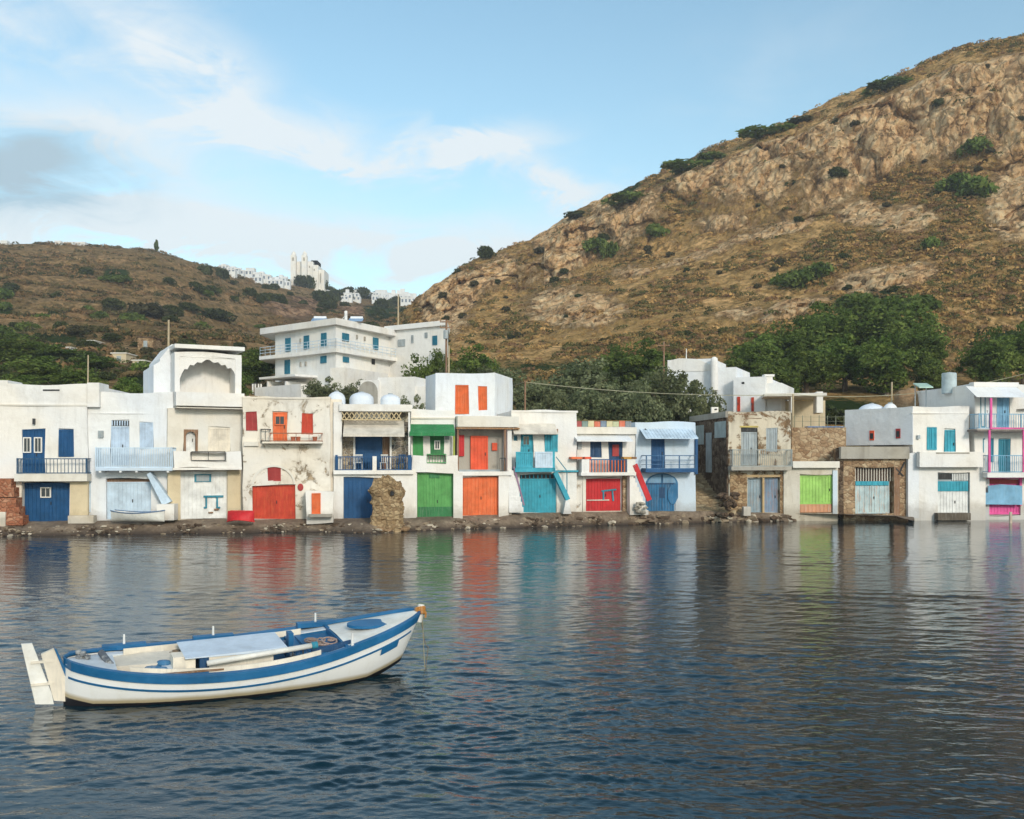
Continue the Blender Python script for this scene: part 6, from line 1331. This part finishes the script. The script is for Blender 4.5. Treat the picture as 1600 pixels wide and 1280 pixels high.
# stem head with wrapped rope, coil, mooring lines
m = MB(); xs_ = Ln+.21; m.tube(BT((xs_-.04, 0, .85)), BT((xs_+.03, 0, 1.2)), .075, .065, 8); m.build('stem_head', BW, boat)
def ring(c, R, r_, n=14, tilt=.3):
    c = Vector(c); return [c+Vector((R*math.cos(t), R*math.sin(t), tilt*R*math.cos(t+1))) for t in [2*math.pi*i/n for i in range(n+1)]]
m = MB()
for i in range(5): m.path(ring(BT((xs_+.0, 0, 1.01+i*.03)), .095, .02), .022, 5)
m.path([BT((xs_+.06, 0, 1.1)), BT((xs_+.11, -.04, 1.04)), BT((xs_+.09, -.06, .94))], .02, 5); m.build('wrapped_rope', paint('orange_rope', (190, 130, 60), wear=.3), boat)
m = MB(); rr = random.Random(1)
for i in range(9): m.path(ring(BT((Ln*.71+rr.uniform(-.22, .22), rr.uniform(-.35, -.05), .66+rr.uniform(0, .05))), rr.uniform(.06, .15), .02, tilt=rr.uniform(-.3, .3)), .017, 5)
m.build('rope_coil', paint('rope', (150, 128, 118), wear=.4), boat)
m = MB(); m.path([BT((.62, .25, .68)), BT((.72, -.05, .58)), BT((.8, -.1, .5))], .06, 8)
for i in range(5): m.lathe(BT((.25+.07*(i % 3), .1+.1*(i//3), .66+.07*(i % 2))), [(0, -.05), (.05, -.03), (.055, .03), (0, .05)], 8)
m.build('net_float', paint('floats', (90, 96, 104), wear=.6, wearc=(210, 210, 205), streak=False), boat)
for k, (a, b, cc) in enumerate(((BT((xs_+.05, 0, 1.05)), BT((xs_+.06, -.12, -.05)), (150, 140, 112)), (BT((xs_+.02, 0, .95)), BT((xs_+.22, .1, .3)), (120, 104, 84)))):
    m = MB(); n = 10; m.path([a.lerp(b, i/n)-Vector((0, 0, .18*4*(i/n)*(1-i/n))) for i in range(n+1)]+([BT((xs_+.14, .05, -.1))] if k else []), .008, 5); m.build('mooring_line', paint('line%d' % k, cc), boat)
rr = random.Random(77)
def lumps(name, x0, x1, y0, y1, z, n, rlo, rhi, mat):
    m = MB()
    for i in range(n):
        r_ = rr.uniform(rlo, rhi); m.lathe(BT((Ln*rr.uniform(x0, x1), rr.uniform(y0, y1), z+rr.uniform(-.03, .04))), [(0, -r_*.6), (r_*.8, -r_*.35), (r_, 0), (r_*.7, r_*.4), (0, r_*.55)], 9, sx=rr.uniform(.8, 1.6), sy=rr.uniform(.7, 1.2))
    return m.build(name, mat, boat, smooth=True)
lumps('net_heap', .6, .7, -.45, .55, .5, 16, .08, .17, paint('net_blue', (34, 84, 124), wear=.4, rough=.9)); lumps('tarpaulin', .19, .26, -.5, .1, .44, 9, .07, .14, paint('tarp_blue', (60, 112, 150), wear=.4, rough=.8)); lumps('net_heap', .27, .33, .2, .6, .5, 7, .06, .12, paint('net_brown', (120, 104, 84), wear=.4, rough=.9))
for q_ in (.25, .31): bbox('thwart', Ln*q_, Ln*q_+.16, -.72, .72, .44, .475, BF if q_ < .3 else WTW)
# small craft on the shore
def dinghy(label, name, pa, pb_, Y, hgt, beam, mat, trim, flip=False, z=None):
    a = P(pa, 812, Y); b = P(pb_, 812, Y-.2); L = (b-a).length; ux = (b-a).normalized(); ux.z = 0; uy = Vector((-ux.y, ux.x, 0)); z = a.z-.1 if z is None else z
    t = thing(name, label, 'boat', (a+b)/2*1.0); t.location.z = z; t['base'] = tuple(t.location); n = 24; vs = []; fs = []
    def q(x, w, sd, o=0):
        k = x/L; bb = beam*max(0, math.sin(math.pi*min(.999, .06+k*.94)))**.6; s = hgt*(1+.25*(2*k-1)**2); zz = s*(1-math.sin(w*math.pi/2)**1.3); zz = (hgt*1.25-zz) if flip else zz; return a+ux*x+uy*((bb+o)*math.cos(w*math.pi/2)**.7*sd)+Vector((0, 0, z-a.z+zz))
    for i in range(n+1):
        for w in (0, .15, .35, .6, .8, 1):
            for sd in (-1, 1): vs.append(q(L*i/n, w, sd))
    for i in range(n):
        for j in range(5):
            for sd in (0, 1): k = (i*6+j)*2+sd; k2 = ((i+1)*6+j)*2+sd; fs.append([k, k2, k2+2, k+2])
    link('hull', vs, fs, mat, t, True); m = MB()
    for sd in (-1, 1): m.path([q(L*i/n, 0, sd, .02) for i in range(n+1)], .035, 6)
    m.build('gunwale', trim, t)
    if not flip:
        for k in (.35, .65): m = MB(); c = a+ux*L*k+Vector((0, 0, z-a.z+hgt*.8)); m.box8([c+ux*-.12-uy*beam*.9, c+ux*.12-uy*beam*.9, c+ux*.12+uy*beam*.9, c-ux*.12+uy*beam*.9]+[v_+Vector((0, 0, .04)) for v_ in (c+ux*-.12-uy*beam*.9, c+ux*.12-uy*beam*.9, c+ux*.12+uy*beam*.9, c-ux*.12+uy*beam*.9)]); m.build('thwart', WOODW, t)
    else:
        m = MB(); c = a+ux*L*.5+Vector((0, 0, z-a.z+hgt*1.22)); m.path([c-ux*L*.42, c+ux*L*.42], .04, 6); m.build('keel', trim, t)
    return t
dinghy('small white rowing boat pulled up before the pale blue garage', 'rowing_boat', 176, 257, 55.7, .5, .62, BW, paint('muted_blue', (96, 120, 150), wear=.3))
dinghy('red boat lying upside down beside the rusty red garage', 'upturned_boat', 357, 397, 56.4, .48, .5, RED, paint('bright_red', (206, 40, 40), wear=.2), True)
# ------------------------------------------------------------------ sea
R0 = 620; C0 = 1500
pyr = np.concatenate([np.linspace(1420, 900, 640), np.linspace(900, 796, 160)[1:]]); Yr_ = H*F/(pyr-YH); pc_ = np.linspace(-200, 1800, 1400)
Yg = np.repeat(Yr_[:, None], len(pc_), 1); Xg = (pc_[None]-800)/F*Yg; Zg = np.zeros_like(Yg)
wr = np.random.default_rng(4)
dY = np.abs(np.gradient(Yr_))[:, None]
WAVE = .31
for i in range(46):
    lam = .13*(12.0**(i/45.0)); k = 2*math.pi/lam; th = math.radians(90+wr.normal()*27+6); kx, ky = k*math.cos(th), k*math.sin(th); amp = .0085*lam**1.0*WAVE*(2.1 if lam < .45 else (1.35 if lam < .9 else .85)); ph = wr.random()*6.28
    # vary the wave field so that no train of crests runs on for ever
    mod = .6+.8*vnoise(Xg/(lam*5)+i*3.1, Yg/(lam*5)+i, np.zeros_like(Xg), i)
    fade = 1/(1+(dY*2.6/lam)**4)
    Zg += amp*fade*mod*np.sin(kx*Xg+ky*Yg+ph+.7*vnoise(Xg/(lam*3), Yg/(lam*3)+7*i, np.zeros_like(Xg), 100+i))
gust = fbm(Xg*.09, Yg*.2, Xg*0, 3, 9)*1.1+.92; Zg *= gust
Zg = Zg+.2*np.maximum(Zg, 0)
wm, nt, b = _new('sea_water'); v = objc(nt)
n0 = noise(nt, v, .22, 3, .5, .4)
nt.links.new(ramp(nt, n0, [(.35, (.002, .014, .023, 1)), (.7, (.003, .025, .038, 1))]), b.inputs['Base Color'])
b.inputs['Roughness'].default_value = .012; b.inputs['IOR'].default_value = 1.37; b.inputs['Specular IOR Level'].default_value = .5
h1 = noise(nt, v, 3.6, 3, .5, .25, (.5, 1.0, 1)); h2 = noise(nt, v, 11, 3, .5, .1, (.6, 1.0, 1))
hh = math_(nt, 'ADD', h1, math_(nt, 'MULTIPLY', h2, .42)); bump(nt, b, hh, 1.0, .015)
o = grid_mesh('sea', np.stack([Xg, Yg, Zg], 2), wm); o['kind'] = 'structure'
m = MB(); xs = [-2500, -26, 26, 2500]
L0, L1 = Yr_[0], Yr_[-1]
xa = lambda s, Y: (s-800)/F*Y
z = -.004
m.add([(-1500, -60, z), (1500, -60, z), (1500, L0, z), (xa(pc_[-1], L0), L0, z), (xa(pc_[0], L0), L0, z), (-1500, L0, z)], [[0, 1, 2, 3, 4, 5]])
m.add([(-1500, L0, z), (xa(pc_[0], L0), L0, z), (xa(pc_[0], L1), L1, z), (-1500, L1, z)], [[0, 1, 2, 3]])
m.add([(xa(pc_[-1], L0), L0, z), (1500, L0, z), (1500, L1, z), (xa(pc_[-1], L1), L1, z)], [[0, 1, 2, 3]])
o = m.build('open_sea', wm, None); o['kind'] = 'structure'

# ------------------------------------------------------------------ sky, sun
SUN_EL, SUN_AZ = math.radians(22), math.radians(157)   # azimuth clockwise from +Y (view direction)
w = bpy.data.worlds.new('World'); scene.world = w; w.use_nodes = True; nt = w.node_tree; nt.nodes.clear()
out = N(nt, 'ShaderNodeOutputWorld'); bg = N(nt, 'ShaderNodeBackground'); nt.links.new(bg.outputs[0], out.inputs[0])
sky = N(nt, 'ShaderNodeTexSky', sky_type='NISHITA'); sky.sun_disc = False; sky.sun_elevation = SUN_EL; sky.sun_rotation = SUN_AZ; sky.altitude = 0; sky.air_density = 1.0; sky.dust_density = .4; sky.ozone_density = 1.0
tc = N(nt, 'ShaderNodeTexCoord'); g = tc.outputs['Generated']
sx = N(nt, 'ShaderNodeSeparateXYZ'); nt.links.new(g, sx.inputs[0])
az = math_(nt, 'ARCTAN2', sx.outputs[0], sx.outputs[1]); el = math_(nt, 'ARCSINE', sx.outputs[2])
zc = math_(nt, 'ADD', math_(nt, 'MAXIMUM', sx.outputs[2], 0.0), .12)
cx = N(nt, 'ShaderNodeCombineXYZ'); nt.links.new(math_(nt, 'DIVIDE', sx.outputs[0], zc), cx.inputs[0]); nt.links.new(math_(nt, 'DIVIDE', sx.outputs[1], zc), cx.inputs[1])
nA = noise(nt, cx.outputs[0], .55, 8, .56, .5); nB = noise(nt, cx.outputs[0], 1.7, 6, .6, .7)
cd = N(nt, 'ShaderNodeCombineXYZ'); nt.links.new(az, cd.inputs[0]); nt.links.new(el, cd.inputs[1])
nD = noise(nt, cd.outputs[0], 5.0, 7, .6, .6, (1, 2.2, 1)); nE = noise(nt, cd.outputs[0], 9.0, 9, .62, .8, (1, 2.3, 1))
def blob(px, py, ax_, ay_, ang=0):
    a0 = math.atan((px-800)/F); e0 = math.atan((YH-py)/F*math.cos(a0)); ca, sa = math.cos(math.radians(ang)), math.sin(math.radians(ang))
    du = math_(nt, 'ADD', math_(nt, 'SUBTRACT', az, a0), math_(nt, 'MULTIPLY', math_(nt, 'SUBTRACT', nD, .5), .22)); dv = math_(nt, 'ADD', math_(nt, 'SUBTRACT', el, e0), math_(nt, 'MULTIPLY', math_(nt, 'SUBTRACT', nE, .5), .10))
    u = math_(nt, 'DIVIDE', math_(nt, 'ADD', math_(nt, 'MULTIPLY', du, ca), math_(nt, 'MULTIPLY', dv, sa)), ax_/F); v_ = math_(nt, 'DIVIDE', math_(nt, 'SUBTRACT', math_(nt, 'MULTIPLY', dv, ca), math_(nt, 'MULTIPLY', du, sa)), ay_/F)
    r2 = math_(nt, 'ADD', math_(nt, 'MULTIPLY', u, u), math_(nt, 'MULTIPLY', v_, v_)); return math_(nt, 'EXPONENT', math_(nt, 'MULTIPLY', r2, -1.0))
bl = [(300, 60, 110, 40, -30, .5), (130, 190, 150, 40, 5, .6), (320, 130, 150, 42, -28, .6), (450, 205, 120, 26, -18, .7), (180, 250, 220, 60, -6, .6), (60, 40, 130, 60, 0, .55), (230, 345, 150, 28, -4, 1.6), (60, 360, 150, 40, 0, .6), (740, 232, 95, 24, 8, 1.7), (860, 285, 120, 26, -14, 1.2), (650, 205, 60, 14, -5, .5), (500, 380, 380, 42, 0, .85), (760, 390, 220, 40, 4, .55), (1200, 100, 160, 60, 25, .12), (540, 215, 60, 24, -25, .55), (560, 258, 60, 12, 0, .4)]
tot = None
for a, b_, c_, d_, e_, wt in bl:
    q = math_(nt, 'MULTIPLY', blob(a, b_, c_, d_, e_), wt); tot = q if tot is None else math_(nt, 'ADD', tot, q)
gen = math_(nt, 'MULTIPLY', ramp(nt, nA, [(.42, 0.0), (.6, .85)]), math_(nt, 'GREATER_THAN', math_(nt, 'ABSOLUTE', az), .62))  # unseen clouds beside and behind the camera, added to whiten the fill light
det = math_(nt, 'ADD', -1.9, math_(nt, 'ADD', math_(nt, 'MULTIPLY', nE, 3.4), math_(nt, 'MULTIPLY', nD, 2.0))); mask = math_(nt, 'MAXIMUM', math_(nt, 'MULTIPLY', tot, det), 0.0)
hz = math_(nt, 'MULTIPLY', math_(nt, 'EXPONENT', math_(nt, 'MULTIPLY', math_(nt, 'MAXIMUM', el, 0.0), -6.5)), .6)
mask = math_(nt, 'MINIMUM', math_(nt, 'ADD', math_(nt, 'ADD', mask, gen), hz), .88)
grey = math_(nt, 'MULTIPLY', blob(30, 262, 130, 46, 4), 1.5)
ccol = mix(nt, math_(nt, 'MINIMUM', math_(nt, 'MULTIPLY', grey, 1.1), .9), (CLOUD*1.0, CLOUD*1.01, CLOUD*1.02, 1) if False else (4.9, 5.2, 5.35, 1), (2.3, 3.25, 3.9, 1))
mask = math_(nt, 'MAXIMUM', mask, math_(nt, 'MULTIPLY', grey, .8))
skc = mix(nt, 1.0, sky.outputs[0], (1.0, 1.18, 1.07, 1), 'MULTIPLY')
nt.links.new(mix(nt, mask, skc, ccol), bg.inputs['Color']); bg.inputs['Strength'].default_value = .15
sd = bpy.data.lights.new('sun', 'SUN'); sd.energy = 1.8; sd.angle = math.radians(10.0); sd.color = (1.0, .90, .78); so = bpy.data.objects.new('sun', sd); COL.objects.link(so)
d = Vector((math.sin(SUN_AZ)*math.cos(SUN_EL), math.cos(SUN_AZ)*math.cos(SUN_EL), math.sin(SUN_EL))); so.rotation_euler = (-d).to_track_quat('-Z', 'Y').to_euler(); so.location = d*100
m = MB(); m.wbox(-1600, 1600, -70, 1600, -6, 125); hz_m = bpy.data.materials.new('haze'); hz_m.use_nodes = True; ht = hz_m.node_tree; ht.nodes.clear(); ho = ht.nodes.new('ShaderNodeOutputMaterial'); hv = ht.nodes.new('ShaderNodeVolumePrincipled'); hv.inputs['Color'].default_value = (.93, .95, .98, 1); hv.inputs['Density'].default_value = .0004; hv.inputs['Anisotropy'].default_value = .2; ht.links.new(hv.outputs[0], ho.inputs['Volume'])
o = m.build('haze', hz_m, None); o['kind'] = 'stuff'; scene.cycles.volume_bounces = 0
cd_ = bpy.data.cameras.new('camera'); co = bpy.data.objects.new('camera', cd_); COL.objects.link(co); scene.camera = co
co.location = CAM; co.rotation_euler = (math.pi/2, 0, 0); cd_.sensor_width = 36; cd_.lens = F/1600*36; cd_.shift_y = (YH-640)/1600; cd_.clip_end = 6000; cd_.clip_start = .1
scene.view_settings.view_transform = 'Standard'; scene.view_settings.look = 'None'; scene.cycles.max_bounces = 6; scene.cycles.diffuse_bounces = 2; scene.cycles.transmission_bounces = 2; scene.view_settings.exposure = 0.32; scene.view_settings.gamma = 1
for o in list(bpy.data.objects):
    if 'base' in o.keys(): del o['base']
